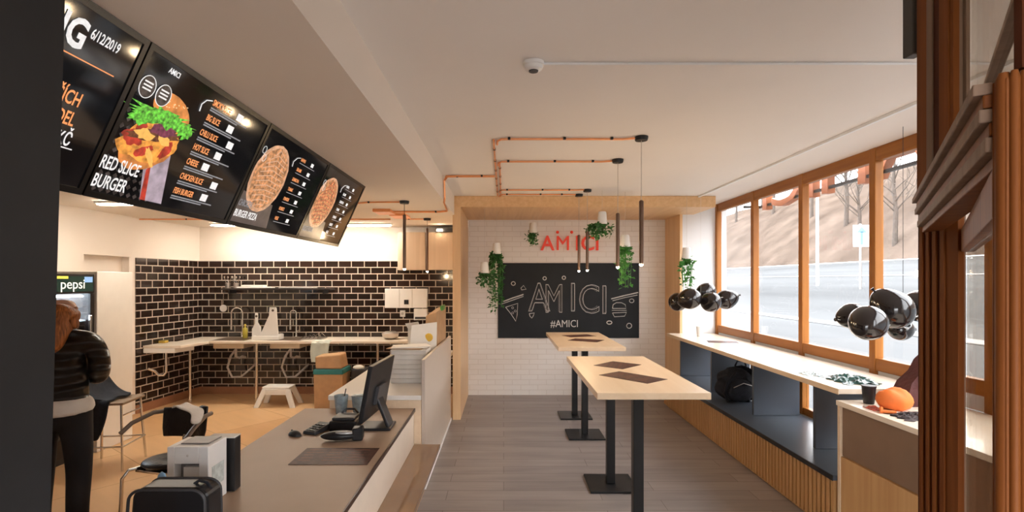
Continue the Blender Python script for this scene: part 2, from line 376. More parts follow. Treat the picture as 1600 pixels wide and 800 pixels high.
# ------------------------------------------------------------------ ledge, bench, dividers, cabinet
LEDGE = wood('ledge_plywood', (.78, .66, .52), (.84, .73, .60), 'Y', .5, .3, .3)
t = thing('window_ledge', 'long pale plywood bar ledge running beneath the windows', 'counter', (2.6, 5, .97))
MB().box(2.28, XW-.055, 3.57, 7.322, .975, 1.012).build('worktop', LEDGE, t, bevel=.003)
MB().box(2.276, 2.2795, 3.57, 7.322, .972, 1.010).build('edge_band', BIRCH, t)
t = thing('window_bench', 'long low window bench with dark grey seat and slatted wooden front', 'bench', (2.6, 5.4, 0))
MB().box(2.235, XW-.045, 3.56, 7.322, .39, .425).build('seat', GREYBLUE, t, bevel=.003)
MB().box(2.232, 2.2345, 3.56, 7.322, .388, .424).build('seat_edge', BLACKP, t)
c = MB().box(2.275, 2.30, 3.56, 7.322, .0, .388)
y = 3.57
while y < 7.33:
    c.box(2.245, 2.275, y, y+.032, .03, .388); y += .052
c.build('slatted_front', SLAT, t)
dl = ['at the far end of the bench', 'just behind the black backpack', 'in the middle of the bench, nearer than the backpack', 'beside the wooden cabinet, nearest of the row']
for k, yy in enumerate((7.28, 6.2, 5.16, 4.14)):
    o = MB().box(2.45, 2.90, yy-.018, yy+.018, .4262, .974).build('divider_panel', GREYBLUE, bevel=.002); o.location = (0, 0, 0)
    tag(o, 'grey-blue upright panel under the ledge, '+dl[k], 'panel', 'panels holding up the window ledge')
WINCAB = wood('cabinet_oak', (.55, .30, .12), (.64, .38, .165), 'Z', .7)
BROWNL = mat('taupe_brown_laminate', (.235, .145, .09), .35, var=.06)
t = thing('side_cabinet', 'wooden cabinet with brown top panel at the near end of the bench', 'cabinet', (2.6, 2.9, 0))
MB().box(2.285, 2.9, 2.2, 3.54, 0, .905).build('body', WINCAB, t, bevel=.003)
MB().box(2.25, XW-.05, 2.2, 3.555, .906, .94).build('top', LEDGE, t, bevel=.003)
MB().box(2.272, 2.2845, 2.2, 3.52, .575, .90).build('drawer_front', BROWNL, t, bevel=.002)
MB().box(2.262, 2.2845, 2.2, 3.52, 0, .568).build('lower_panel', WINCAB, t, bevel=.002)
MB().box(2.255, 2.284, 3.522, 3.545, 0, .905).build('end_trim', BIRCH, t)

# ------------------------------------------------------------------ standing tables
TOP = wood('table_plywood', (.74, .55, .36), (.80, .62, .43), 'Y', .5, .35, .2)
def table(yc, xc, legs, label):
    t = thing('standing_table', label, 'table', (xc, yc, 0), 0, 'standing tables in the hall')
    MB().box(xc-.355, xc+.355, yc-.79, yc+.79, 1.008, 1.05).build('tabletop', TOP, t, bevel=.003)
    for y in legs:
        b = MB().box(.88, .95, y-.035, y+.035, .02, 1.007).build('leg', BLACKM, t, bevel=.004)
        MB().box(.715, 1.115, y-.2, y+.2, 0, .018).build('base_plate', BLACKM, b, bevel=.003)
table(4.05, .935, (3.59, 4.5), 'tall light plywood table on two black posts, the nearer one')
table(6.28, .925, (5.93, 6.77), 'tall light plywood table on two black posts, farther, before the chalkboard')
MENUP = mat('dark_brown_print', (.06, .024, .018), .45, spec=.2, var=.5, nscale=26)
MENUL = mat('pale_brown_ink', (.26, .11, .07), .5, spec=.2)
def placemat(cx, cy, z, wx, wy, rot, label, group='placemats on the standing tables'):
    t = thing('placemat', label, 'placemat', (cx, cy, z), rot, group)
    MB().box(-wx/2, wx/2, -wy/2, wy/2, .0006, .0022).build('sheet', MENUP, t, local=True)
    c = MB(); rnd = random.Random(int(cx*100+cy*77))
    for a in range(3):
        for r in range(5):
            x0 = -wx/2+.03+a*(wx-.05)/3; yy = wy/2-.035-r*(wy-.06)/5
            c.box(x0, x0+(wx/3-.04)*rnd.uniform(.5, 1), yy-.006, yy, .0022, .0027)
    c.build('printed_lines', MENUL, t, local=True)
    return t
placemat(.94, 4.33, 1.05, .30, .27, R(47), 'dark brown paper placemat, the farther one on the near tall table')
placemat(.93, 3.79, 1.05, .42, .24, R(-50), 'dark brown paper placemat, the nearer one on the near tall table')
placemat(.95, 6.62, 1.05, .36, .24, R(20), 'dark paper placemat at the far end of the farther tall table')
placemat(.96, 6.12, 1.05, .36, .24, R(-30), 'dark paper placemat at the near end of the farther tall table')
placemat(2.62, 6.28, 1.012, .34, .22, R(-15), 'dark paper placemat on the window ledge under the balloons', 'placemat on the ledge')
placemat(-1.02, 3.19, .681, .46, .30, 0, 'brown printed paper placemat lying on the dark till counter', 'placemat on the till counter')

# ------------------------------------------------------------------ chalkboard, wall letters
CHALKB = mat('chalkboard_slate', (.012, .014, .017), .55, var=.25, nscale=2, spec=.25)
CHALK = mat('white_chalk', (.62, .60, .58), .9, var=.1)
CHALKD = mat('smudged_chalk', (.30, .28, .27), .9, var=.2)
t = thing('chalkboard', 'wide black chalkboard with chalk lettering hung on the white brick wall', 'chalkboard', (.98, YB, 1.44))
yf = YB-.022
MB().box(-.088, 2.06, YB-.02, YB-.001, .872, 2.013).build('board', CHALKB, t, bevel=.002)
def wp(px, py): p = W(px, py, yf); return (p.x, p.z)
def chalk_text(name, txt, x, y, size, sx, outline=0, m=CHALK, rot=0, **k):
    px, pz = wp(x, y)
    M = frame((px, yf, pz), (math.cos(rot), 0, math.sin(rot)), (-math.sin(rot), 0, math.cos(rot)))
    return text_mesh(name, txt, size, m, t, M, .0006, sx, outline=outline, local=False, **k)
for (ch, x, y) in (('A', 826, 486), ('M', 850, 488), ('I', 889, 486), ('C', 903, 489), ('I', 938, 490)):
    chalk_text('chalk_letter', ch, x, y, .62, .78 if ch != 'M' else .62, .0045, CHALK)
    chalk_text('chalk_letter', ch, x+2, y-1.5, .585, .70 if ch != 'M' else .56, .003, CHALKD)
chalk_text('chalk_hashtag', '#AMICI', 860, 511, .155, .85)
def stroke(pts, r=.0045, m=CHALK, closed=False, name='chalk_drawing'):
    MB().tube([(wp(x, y)[0], yf, wp(x, y)[1]) for x, y in pts], r, 5, closed).build(name, m, t)
def ell(cx, cy, rx, ry, n=14): return [(cx+rx*math.cos(2*PI*k/n), cy+ry*math.sin(2*PI*k/n)) for k in range(n)]
stroke(ell(851, 435, 2.6, 2.6), .007, closed=True); stroke(ell(881, 434, 2.6, 2.6), .007, closed=True)
stroke([(784, 472), (800, 466), (818, 460)], .009); stroke([(784, 475), (801, 469), (818, 463)], .005)
stroke([(955, 467), (975, 462), (997, 457)], .009); stroke([(957, 470), (976, 465), (996, 461)], .005)
stroke([(790, 480), (809, 474), (808, 492), (806, 502), (798, 490), (790, 480)], .005)
for q in ((801, 481), (805, 486), (801, 489)): stroke(ell(*q, 1.6, 1.6, 8), .003, closed=True)
stroke(ell(802, 443, 3.2, 3, 8), .006, closed=True); stroke([(814, 450), (818, 446), (822, 452), (815, 453), (814, 450)], .005)
stroke([(827, 490), (835, 489), (833, 494), (831, 497), (828, 494), (827, 490)], .006)
stroke([(957, 482), (958, 476), (963, 473), (971, 473), (977, 476), (978, 482), (957, 482)], .005)
stroke([(956, 485), (979, 485)], .004); stroke([(957, 489), (979, 488), (976, 494), (960, 495), (957, 489)], .005)
stroke(ell(952, 504, 4, 2.6, 10), .008, closed=True); stroke(ell(983, 509, 4, 4, 10), .006, closed=True); stroke(ell(987, 470, 3.6, 3, 10), .005, closed=True)
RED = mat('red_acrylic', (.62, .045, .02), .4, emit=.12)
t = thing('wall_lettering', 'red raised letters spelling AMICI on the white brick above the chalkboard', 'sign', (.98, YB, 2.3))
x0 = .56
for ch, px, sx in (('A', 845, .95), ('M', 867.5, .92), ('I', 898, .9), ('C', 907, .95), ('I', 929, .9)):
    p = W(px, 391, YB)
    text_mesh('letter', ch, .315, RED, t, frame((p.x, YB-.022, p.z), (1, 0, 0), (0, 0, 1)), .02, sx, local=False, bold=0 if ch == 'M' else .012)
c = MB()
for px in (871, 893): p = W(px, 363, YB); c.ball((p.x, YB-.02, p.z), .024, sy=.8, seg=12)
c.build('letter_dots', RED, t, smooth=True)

# ------------------------------------------------------------------ pendants and copper conduits
GLOWB = emis('warm_bulb_glow', (1, .70, .38), LAMP)
BRASS = mat('smoked_brass_tube', (.16, .10, .07), .3, .8, var=.1)
def pendant(x, y, zc, ztop, label):
    t = thing('pendant_lamp', label, 'lamp', (x, y, 0), 0, 'slim tube pendant lamps')
    MB().lathe([(.045, zc-.03), (.05, zc-.012), (.05, zc-.001)], (x, y, 0), 20).build('canopy', BLACKM, t, smooth=True)
    MB().tube([(x, y, zc-.03), (x, y, ztop)], .0025, 6).build('cord', BLACKM if zc < 2.7 else STEEL, t)
    zb = 1.87
    MB().lathe([(.010, ztop), (.017, ztop-.008), (.017, zb), (.013, zb), (.013, zb+.02)], (x, y, 0), 18).build('tube', BRASS, t, smooth=True)
    MB().ball((x, y, zb-.004), .013, seg=12).build('bulb', GLOWB, t, smooth=True)
    l = bpy.data.lights.new('bulb_light', 'POINT'); l.energy = 2.2; l.color = (1, .72, .42); l.shadow_soft_size = .03
    lo = bpy.data.objects.new('bulb_light', l); COL.objects.link(lo); lo.parent = t; lo.location = (0, 0, zb-.05)
for x, y, zc, zt, lb in ((1.015, 3.87, ZC, 2.34, 'over the near table, nearest of the hall row'), (1.0, 4.60, ZC, 2.34, 'over the near table, second of the hall row'),
                    (.975, 6.12, ZC, 2.32, 'in front of the letter C of the red sign'), (.925, 6.45, ZC, 2.31, 'before the chalkboard, leftmost of the hall row'),
                    (-1.025, 5.42, ZK, 2.43, 'over the kitchen side, left one of two'), (-1.01, 6.93, ZK, 2.44, 'over the kitchen side, right one of two, nearer the tiles')):
    pendant(x, y, zc, zt, 'slim dark tube pendant lamp '+lb)
def conduit(label, pts, clips, r=.008):
    t = thing('copper_conduit', label, 'pipe', pts[0])
    MB().tube(pts, r, 8).build('pipe', COPPER, t, smooth=True)
    for (x, y, z) in clips:
        MB().box(x-.010, x+.010, y-.012, y+.012, z-.008, z+.010).build('clip', BLACKM, t, bevel=.003)
zc = ZC-.012
for (y, xe, lb) in ((3.90, 1.0, 'nearest branch, to the nearest hall pendant'), (4.64, .985, 'second branch, to the second hall pendant'), (6.10, .96, 'farther branch, to the third hall pendant'), (6.42, .91, 'farthest branch just before the niche beam')):
    conduit('copper conduit on the hall ceiling, '+lb, [(-.05, y+.15, zc), (-.045, y+.05, zc), (-.02, y, zc), (.1, y-.005, zc), (xe-.22, y-.005, zc), (xe-.12, y-.002, zc), (xe-.03, y-.03 if y < 6.3 else y, zc)],
            [(.04, y-.02, zc), (.45, y-.02, zc), (xe-.2, y-.02, zc)])
conduit('first of the parallel copper trunk conduits running along the hall ceiling', [(-.075, 3.92, zc), (-.075, 6.5, zc)], [(-.075, 4.2+.4*k, zc) for k in range(6)], .007)
conduit('second of the parallel copper trunk conduits running along the hall ceiling', [(-.035, 4.7, zc), (-.035, 6.5, zc)], [(-.035, 4.9+.4*k, zc) for k in range(4)], .007)
for k in range(2):
    d = .035*k
    conduit(('upper' if k else 'lower')+' of two copper conduits bending from the hall ceiling down to the kitchen ceiling',
            [(-.09, 5.27+d, zc), (-.50+d, 5.27+d, zc), (-.58+d*.3, 5.28+d, zc), (XS+.014, 5.34+d, zc-.03), (XS+.014, 5.38+d, ZK+.03), (XS+.0, 5.45+d, ZK-.012), (XS-.04, 6.10+d, ZK-.012), (XS-.14, 6.18+d, ZK-.012), (-1.30, 6.18+d, ZK-.012)],
            [(-.22-.25*k, 5.27+d, zc), (-.8, 6.18+d, ZK-.012)])
conduit('copper conduit curving over the kitchen ceiling to the left kitchen pendant', [(-1.52, 5.5, ZK-.012), (-1.45, 5.46, ZK-.012), (-1.3, 5.42, ZK-.012), (-1.07, 5.42, ZK-.012)], [(-1.4, 5.44, ZK-.012)])
conduit('copper conduit over the kitchen ceiling to the right kitchen pendant', [(-1.32, 6.9, ZK-.012), (-1.2, 6.93, ZK-.012), (-1.05, 6.93, ZK-.012)], [(-1.25, 6.92, ZK-.012)])
conduit('long copper conduit across the kitchen ceiling behind the menu screens', [(-4.9, 6.95, ZK-.012), (-1.5, 6.95, ZK-.012)], [(-4.2, 6.95, ZK-.012), (-3.6, 6.95, ZK-.012)], .009)
t = thing('junction_box', 'orange copper junction box on the kitchen ceiling where conduits meet', 'box', (-1.4, 6.2, ZK))
MB().box(-1.5, -1.3, 6.0, 6.3, ZK-.035, ZK-.001).build('body', COPPER, t, bevel=.004)
MB().box(-1.40, -1.2, 6.4, 6.75, ZK-.03, ZK-.001).build('lid', COPPER, t, bevel=.004)
# smoke detector + white conduit
t = thing('smoke_detector', 'round white smoke detector on the hall ceiling', 'detector', (.145, 2.55, ZC))
MB().lathe([(.03, -.042), (.042, -.035), (.046, -.02), (.052, -.018), (.052, -.001)], (.145, 2.55, ZC), 24).build('body', WHITEPL, t, smooth=True)
MB().lathe([(.022, -.047), (.024, -.041)], (.145, 2.55, ZC), 16).build('sensor_ring', GREYP, t)
o = MB().tube([(.19, 2.55, ZC-.007), (2.43, 2.55, ZC-.007)], .006, 8).build('ceiling_cable_duct', WHITEP)
tag(o, 'thin pale cable duct crossing the ceiling from the smoke detector', 'duct')

# ------------------------------------------------------------------ hanging planters
def planter(px, py, D, spread, drop, leaf, seed, label, n=150, side=1.0):
    """upside-down white pot hung from the ceiling, pot bottom edge at pixel (px,py)"""
    rnd = random.Random(seed); p = W(px, py, D)
    zc = ZC if D < 6.58 else 2.67
    if p.x > 2.46: zc = ZC
    t = thing('hanging_planter', label, 'plant', p, 0, 'upside-down hanging planters')
    MB().lathe([(.055, .0), (.06, .005), (.048, .13), (.04, .145), (.01, .147)], (0, 0, 0), 20).build('pot', WHITEPL, t, smooth=True, local=True)
    MB().tube([(0, 0, .145), (0, 0, zc-p.z)], .0012, 5).build('cord', STEEL, t, local=True)
    st = MB(); lf = MB()
    ns = 12
    for s in range(ns):
        a = rnd.uniform(0, 2*PI); rr = spread*rnd.uniform(.4, 1); L = drop*rnd.uniform(.5, 1)
        pts = [Vector((0, 0, 0)), Vector((math.cos(a)*rr*.6, math.sin(a)*rr*.6, -.02)), Vector((math.cos(a)*rr, math.sin(a)*rr, -L*.3)), Vector((math.cos(a)*rr*.75*side, math.sin(a)*rr*.75, -L))]
        st.tube(pts, .0025, 5)
        for q in range(n//ns):
            u = rnd.random()*3; i = min(2, int(u)); c = pts[i].lerp(pts[i+1], u-i)+Vector((rnd.gauss(0, .012), rnd.gauss(0, .012), rnd.gauss(0, .01)))
            sz = rnd.uniform(.024, .045); E = Euler((rnd.uniform(-.9, .9), rnd.uniform(-.9, .9), rnd.uniform(0, 2*PI))).to_matrix()
            # a small thick folded leaf
            P = [(0, 0, 0), (.5, .38, .12), (1, 0, -.05), (.5, -.38, .12)]
            v1 = [lf.b.verts.new(c+E @ (Vector(k)*sz*1.5)) for k in P]; v2 = [lf.b.verts.new(c+E @ (Vector(k)*sz*1.5+Vector((0, 0, -.0012)))) for k in P]
            lf.b.faces.new((v1[0], v1[1], v1[2])); lf.b.faces.new((v1[0], v1[2], v1[3])); lf.b.faces.new((v2[2], v2[1], v2[0])); lf.b.faces.new((v2[3], v2[2], v2[0]))
            for a_, b_ in ((0, 1), (1, 2), (2, 3), (3, 0)): lf.b.faces.new((v1[a_], v2[a_], v2[b_], v1[b_]))
    st.build('stems', LEAFM, t, local=True); lf.build('leaves', leaf, t, local=True)
planter(776, 397, 6.9, .13, .80, LEAFD, 1, 'white upside-down pot with the longest trailing dark ivy, left in the niche', 620)
planter(757, 427, 6.75, .11, .22, LEAFD, 2, 'small white upside-down pot at the far left of the niche', 110)
planter(833, 364, 7.5, .10, .22, LEAFD, 3, 'small white upside-down pot left of the red letters', 110)
planter(941, 350, 6.2, .19, .18, LEAFD, 4, 'white upside-down pot with spreading leaves over the last red letters', 260)
planter(977, 386, 6.3, .12, .52, LEAFM, 5, 'white upside-down pot with bright trailing leaves at the chalkboard right end', 330)
planter(1073, 405, 6.5, .11, .42, LEAFM, 6, 'white upside-down pot with light green leaves above the balloons', 200)

# ------------------------------------------------------------------ balloons
def balloon(x, y, z, r, tilt, rz, label, group, knot_to):
    t = thing('balloon', label, 'balloon', (x, y, z), 0, group)
    M = Euler((tilt, 0, rz)).to_matrix().to_4x4()
    prof = []
    for k in range(17):
        a = PI*k/16; rr = r*math.sin(a); zz = -r*math.cos(a)*1.12
        if zz < 0: rr *= (1-.16*(-zz/r)); zz *= 1.1
        prof.append((max(rr, .001), zz))
    MB().lathe(prof, (0, 0, 0), 28, M).build('skin', BALLOON, t, smooth=True, local=True)
    MB().lathe([(.014, -r*1.23-.022), (.006, -r*1.23-.006), (.009, -r*1.23+.004)], (0, 0, 0), 10, M).build('knot', BALLOON, t, local=True)
    k = Vector(knot_to)-Vector((x, y, z)); a = M @ Vector((0, 0, -r*1.23-.01))
    MB().tube([a, a.lerp(k, .5)+Vector((0, 0, -.01)), k], .0022, 5).build('ribbon', WHITECLOTH, t, local=True)
G = 'black balloons in the far bunch'
hub = W(1095, 466, 6.35)
for k, (px, py, D, r, lb) in enumerate([(1059, 472, 6.5, .115, 'leftmost of the far bunch'), (1077, 467, 6.2, .125, 'second from left in the far bunch, below the ivy'), (1103, 456, 6.55, .115, 'uppermost of the far bunch'), (1111, 472, 6.2, .12, 'lowest in the middle of the far bunch'), (1135, 468, 6.45, .12, 'rightmost of the far bunch, against the window')]):
    p = W(px, py, D); balloon(p.x, p.y, p.z, r, R(70+10*k), R(60*k), 'glossy black balloon, '+lb, G, hub)
G = 'black balloons in the near bunch'
hub2 = W(1400, 505, 3.55)
for k, (px, py, D, r, ti, rz, lb) in enumerate([(1331, 494, 3.78, .095, R(80), R(100), 'leftmost of the near bunch'), (1356, 505, 3.35, .112, R(75), R(130), 'lowest and nearest of the near bunch'), (1394, 482, 3.55, .125, R(140), R(60), 'largest at the top of the near bunch'), (1408, 515, 3.85, .08, R(90), R(-80), 'smallest, low behind the near bunch'), (1440, 478, 3.75, .115, R(95), R(-100), 'rightmost of the near bunch, half behind the door frame')]):
    p = W(px, py, D); balloon(p.x, p.y, p.z, r, ti, rz, 'glossy black balloon, '+lb, G, hub2)
p = W(1411, 470, 3.62)
o = MB().tube([p, (p.x, p.y, ZC)], .0018, 5).build('hanging_line', GREYP); tag(o, 'thin dark cord hanging from the ceiling to the near balloons', 'cord')
o = MB().tube([hub, (hub.x, hub.y, ZC)], .0012, 5).build('hanging_line', WHITECLOTH); tag(o, 'thin white cord hanging from the ceiling to the far balloons', 'cord')

# ------------------------------------------------------------------ things on ledge, bench and cabinet
def cup(x, y, z, r, h, m, label, group=None, straw=False, name='cup'):
    t = thing(name, label, 'cup', (x, y, z), 0, group)
    MB().lathe([(r*.72, .001), (r*.74, .004), (r, h), (r*.93, h), (r*.68, .008), (.001, .008)], (0, 0, 0), 22, cap=False).build('body', m, t, smooth=True, local=True)
    MB().lathe([(r*.96, h-.004), (r*1.04, h-.002), (r*1.04, h+.004), (r*.96, h+.003)], (0, 0, 0), 22).build('rim', m, t, smooth=True, local=True) if not straw else None
    if straw: MB().tube([(0, 0, .02), (r*.7, 0, h*1.35)], .004, 6).build('straw', BLACKP, t, local=True)
    return t
cup(W(1093, 527, 6.9).x, 6.9, 1.012, .045, .13, WHITEPL, 'small white paper cup on the window ledge')
# backpack
t = thing('backpack', 'black backpack slumped on the window bench between grey panels', 'backpack', (2.60, 5.78, .425))
c = MB().ball((0, 0, .18), .2, 1.3, .75, .95, 48)
for v in c.b.verts:
    v.co += Vector((math.sin(v.co.z*40+v.co.x*27)*.018, math.cos(v.co.x*46+v.co.z*30)*.016, math.sin(v.co.y*43+v.co.x*35)*.020))
    v.co.z = max(v.co.z, .002)
c.build('main_bag', CLOTHB, t, smooth=True, local=True)
c = MB().ball((-.05, -.14, .14), .12, 1.2, .5, 1.0, 18)
for v in c.b.verts: v.co.z = max(v.co.z, .002)
c.build('front_pocket', CLOTHB, t, smooth=True, local=True)
MB().tube([(-.06, -.02, .385), (-.04, -.03, .44), (.04, -.03, .44), (.06, -.02, .385)], .010, 8).build('handle', CLOTHB, t, smooth=True, local=True)
MB().tube([(.1, -.12, .33), (.2, -.14, .25), (.24, -.1, .12), (.2, -.05, .01)], .014, 8).build('strap', CLOTHB, t, smooth=True, local=True)
MB().tube([(-.1, -.14, .34), (-.2, -.16, .24), (-.22, -.12, .1), (-.17, -.1, .012)], .014, 8).build('strap', CLOTHB, t, smooth=True, local=True)
MB().tube([(-.15, -.19, .18), (-.05, -.205, .23), (.05, -.195, .20)], .004, 6).build('zip', STEEL, t, local=True)
# crumpled plastic on the ledge
DKGREEN = mat('dark_green_plastic', (.03, .075, .065), .2, var=.8, nscale=22)
def crumple(name, label, cat, cx, cy, z, sx, sy, h, m, seed, n=16):
    rnd = random.Random(seed); b = MB(); g = {}
    for i in range(n+1):
        for j in range(n+1):
            u, v = i/n*2-1, j/n*2-1; q = max(0, 1-(u*u+v*v)*.75)
            g[i, j] = (cx+u*sx*(1+.12*math.sin(j*1.3)), cy+v*sy*(1+.12*math.sin(i*1.1)), z+.003+h*q*rnd.uniform(.35, 1))
    top = {k: b.b.verts.new(v) for k, v in g.items()}; bot = {k: b.b.verts.new((v[0], v[1], z+.001)) for k, v in g.items()}
    for i in range(n):
        for j in range(n):
            b.b.faces.new([top[k] for k in ((i, j), (i+1, j), (i+1, j+1), (i, j+1))]); b.b.faces.new([bot[k] for k in ((i, j+1), (i+1, j+1), (i+1, j), (i, j))])
    for i in range(n):
        for q in (0, n):
            b.b.faces.new((top[i, q], top[i+1, q], bot[i+1, q], bot[i, q])); b.b.faces.new((top[q, i], top[q, i+1], bot[q, i+1], bot[q, i]))
    o = b.build(name, m); tag(o, label, cat); return o
crumple('plastic_bag', 'crumpled dark green plastic bag lying on the window ledge', 'bag', 2.55, 3.86, 1.012, .13, .16, .05, DKGREEN, 3)
CLEARP = mat('pale_clear_plastic', (.60, .68, .68), .15, var=.1, alpha=.6)
crumple('plastic_wrapper', 'pale translucent wrapper beside the dark green bag on the ledge', 'wrapper', 2.42, 4.12, 1.012, .08, .09, .025, CLEARP, 9)
# on the cabinet
cup(2.40, 3.45, .94, .042, .115, BLACKP, 'black cup standing on the far end of the wooden cabinet')
ORB = mat('orange_fabric', (.85, .20, .04), .7, var=.2)
MAROON = mat('maroon_leather', (.09, .022, .020), .5, var=.3, bump=.3)
t = thing('orange_bag', 'bright orange cloth bundle lying on the wooden cabinet', 'bag', (2.45, 3.29, .94))
c = MB().ball((0, 0, .06), .10, 1.1, .75, .72, 20)
for v in c.b.verts: v.co += Vector((0, 0, math.sin(v.co.x*60+v.co.y*40)*.010)); v.co.z = max(.001, v.co.z)
c.build('bundle', ORB, t, smooth=True, local=True)
MB().tube([(-.12, -.05, .02), (-.15, -.09, .012), (-.08, -.12, .01)], .012, 8).build('strap', ORB, t, smooth=True, local=True)
t = thing('handbag', 'maroon bag with pale strap standing on the wooden cabinet by the door frame', 'bag', (2.70, 3.44, .94), R(4))
c = MB().hexa([(-.17, -.08, 0), (.25, -.08, 0), (.25, .08, 0), (-.17, .08, 0), (.08, -.03, .36), (.22, -.03, .38), (.22, .03, .38), (.08, .03, .36)])
bmesh.ops.subdivide_edges(c.b, edges=c.b.edges[:], cuts=4, use_grid_fill=True)
for v in c.b.verts: v.co.x += .008*math.sin(v.co.z*40); v.co.y += .01*math.sin(v.co.x*30+v.co.z*20)
c.build('body', MAROON, t, smooth=True, local=True)
MB().tube(arc((.07, -.10, .17), .09, R(60), R(280), 14, (1, 0, 0), (0, 0, 1)), .006, 8).build('strap', WHITECLOTH, t, smooth=True, local=True)
crumple('scarf', 'dark patterned scarf crumpled on the near part of the wooden cabinet', 'scarf', 2.44, 3.10, .94, .12, .09, .03, mat('dark_patterned_cloth', (.035, .02, .018), .7, var=1.0, nscale=40), 5)
crumple('paper_bag', 'red and white crumpled paper between the black cup and scarf', 'paper', 2.33, 3.30, .94, .035, .05, .02, mat('red_paper', (.5, .10, .06), .6, var=.6, nscale=30), 6)

# ------------------------------------------------------------------ menu screens
BZ = mat('menu_bezel', (.008, .008, .009), .25, var=.1)
LCD = mat('lcd_black', (.006, .006, .007), .07, var=.5, nscale=3, emit=.2)
def ink(name, c, e=.9): return mat(name, c, .4, var=.12, nscale=60, emit=e*.6)
I_W = ink('ink_white', (.62, .62, .62), .75); I_O = ink('ink_orange', (.75, .28, .10), .7); I_G = ink('ink_grey', (.22, .23, .25), .55)
I_BUN = mat('bun_print', (.55, .20, .05), .35, var=.45, nscale=18, emit=0.330); I_LET = mat('lettuce_print', (.10, .42, .04), .35, var=.8, nscale=70, emit=0.360)
I_ON = mat('onion_print', (.16, .035, .07), .35, var=.6, nscale=60, emit=0.330); I_CH = mat('cheese_print', (.72, .28, .05), .35, var=.55, nscale=30, emit=0.360)
I_RS = mat('sauce_print', (.38, .035, .02), .35, var=.5, nscale=30, emit=0.360); I_WR = mat('wrapper_print', (.36, .30, .36), .35, var=.35, nscale=18, emit=0.330)
I_PZ = mat('pizza_print', (.50, .24, .11), .35, var=.75, nscale=36, emit=0.270); I_CR = mat('crust_print', (.62, .36, .22), .35, var=.3, nscale=30, emit=0.270)
I_TX = mat('backdrop_print', (.05, .04, .038), .3, var=.9, nscale=50, emit=0.240)
vv = Vector((.24, 0, .527)).normalized(); SL = .579
GM = 'menu screens over the till counter'
def blob(cx, cy, rx, ry, n=28, jag=0, seed=0, rot=0):
    rnd = random.Random(seed); P = []
    for k in range(n):
        a = 2*PI*k/n; q = 1+jag*(rnd.random()-.5)*2; x = rx*q*math.cos(a); y = ry*q*math.sin(a)
        P.append((cx+x*math.cos(rot)-y*math.sin(rot), cy+x*math.sin(rot)+y*math.cos(rot)))
    return P
SHEAR = -.15
def flat(t, name, poly, z, m): return MB().prism(poly, z, z+.0004).build(name, m, t, local=True)
def tx(t, name, s, x, y, size, m, z=.002, sx=.62, outline=0, rot=0):
    return text_mesh(name, s, size, m, t, Matrix.Translation((x, y, z)) @ Matrix.Rotation(rot, 4, 'Z'), .0003, sx, outline=outline, bold=.014)
scl = ['nearest wide menu screen with a date and Czech words, cut by the dark column', 'menu screen with a large burger and the words RED SLICE BURGER', 'menu screen with a large round pizza, third along the row', 'smallest looking menu screen with a pizza, at the far end of the row']
FEAST = [('SMOKY SLICE', '159'), ('BIG SLICE', '169'), ('CHILLI SLICE', '175'), ('HOT SLICE', '165'), ('CHEESE', '155'), ('CHICKEN SLICE', '165'), ('FISH BURGER', '159')]
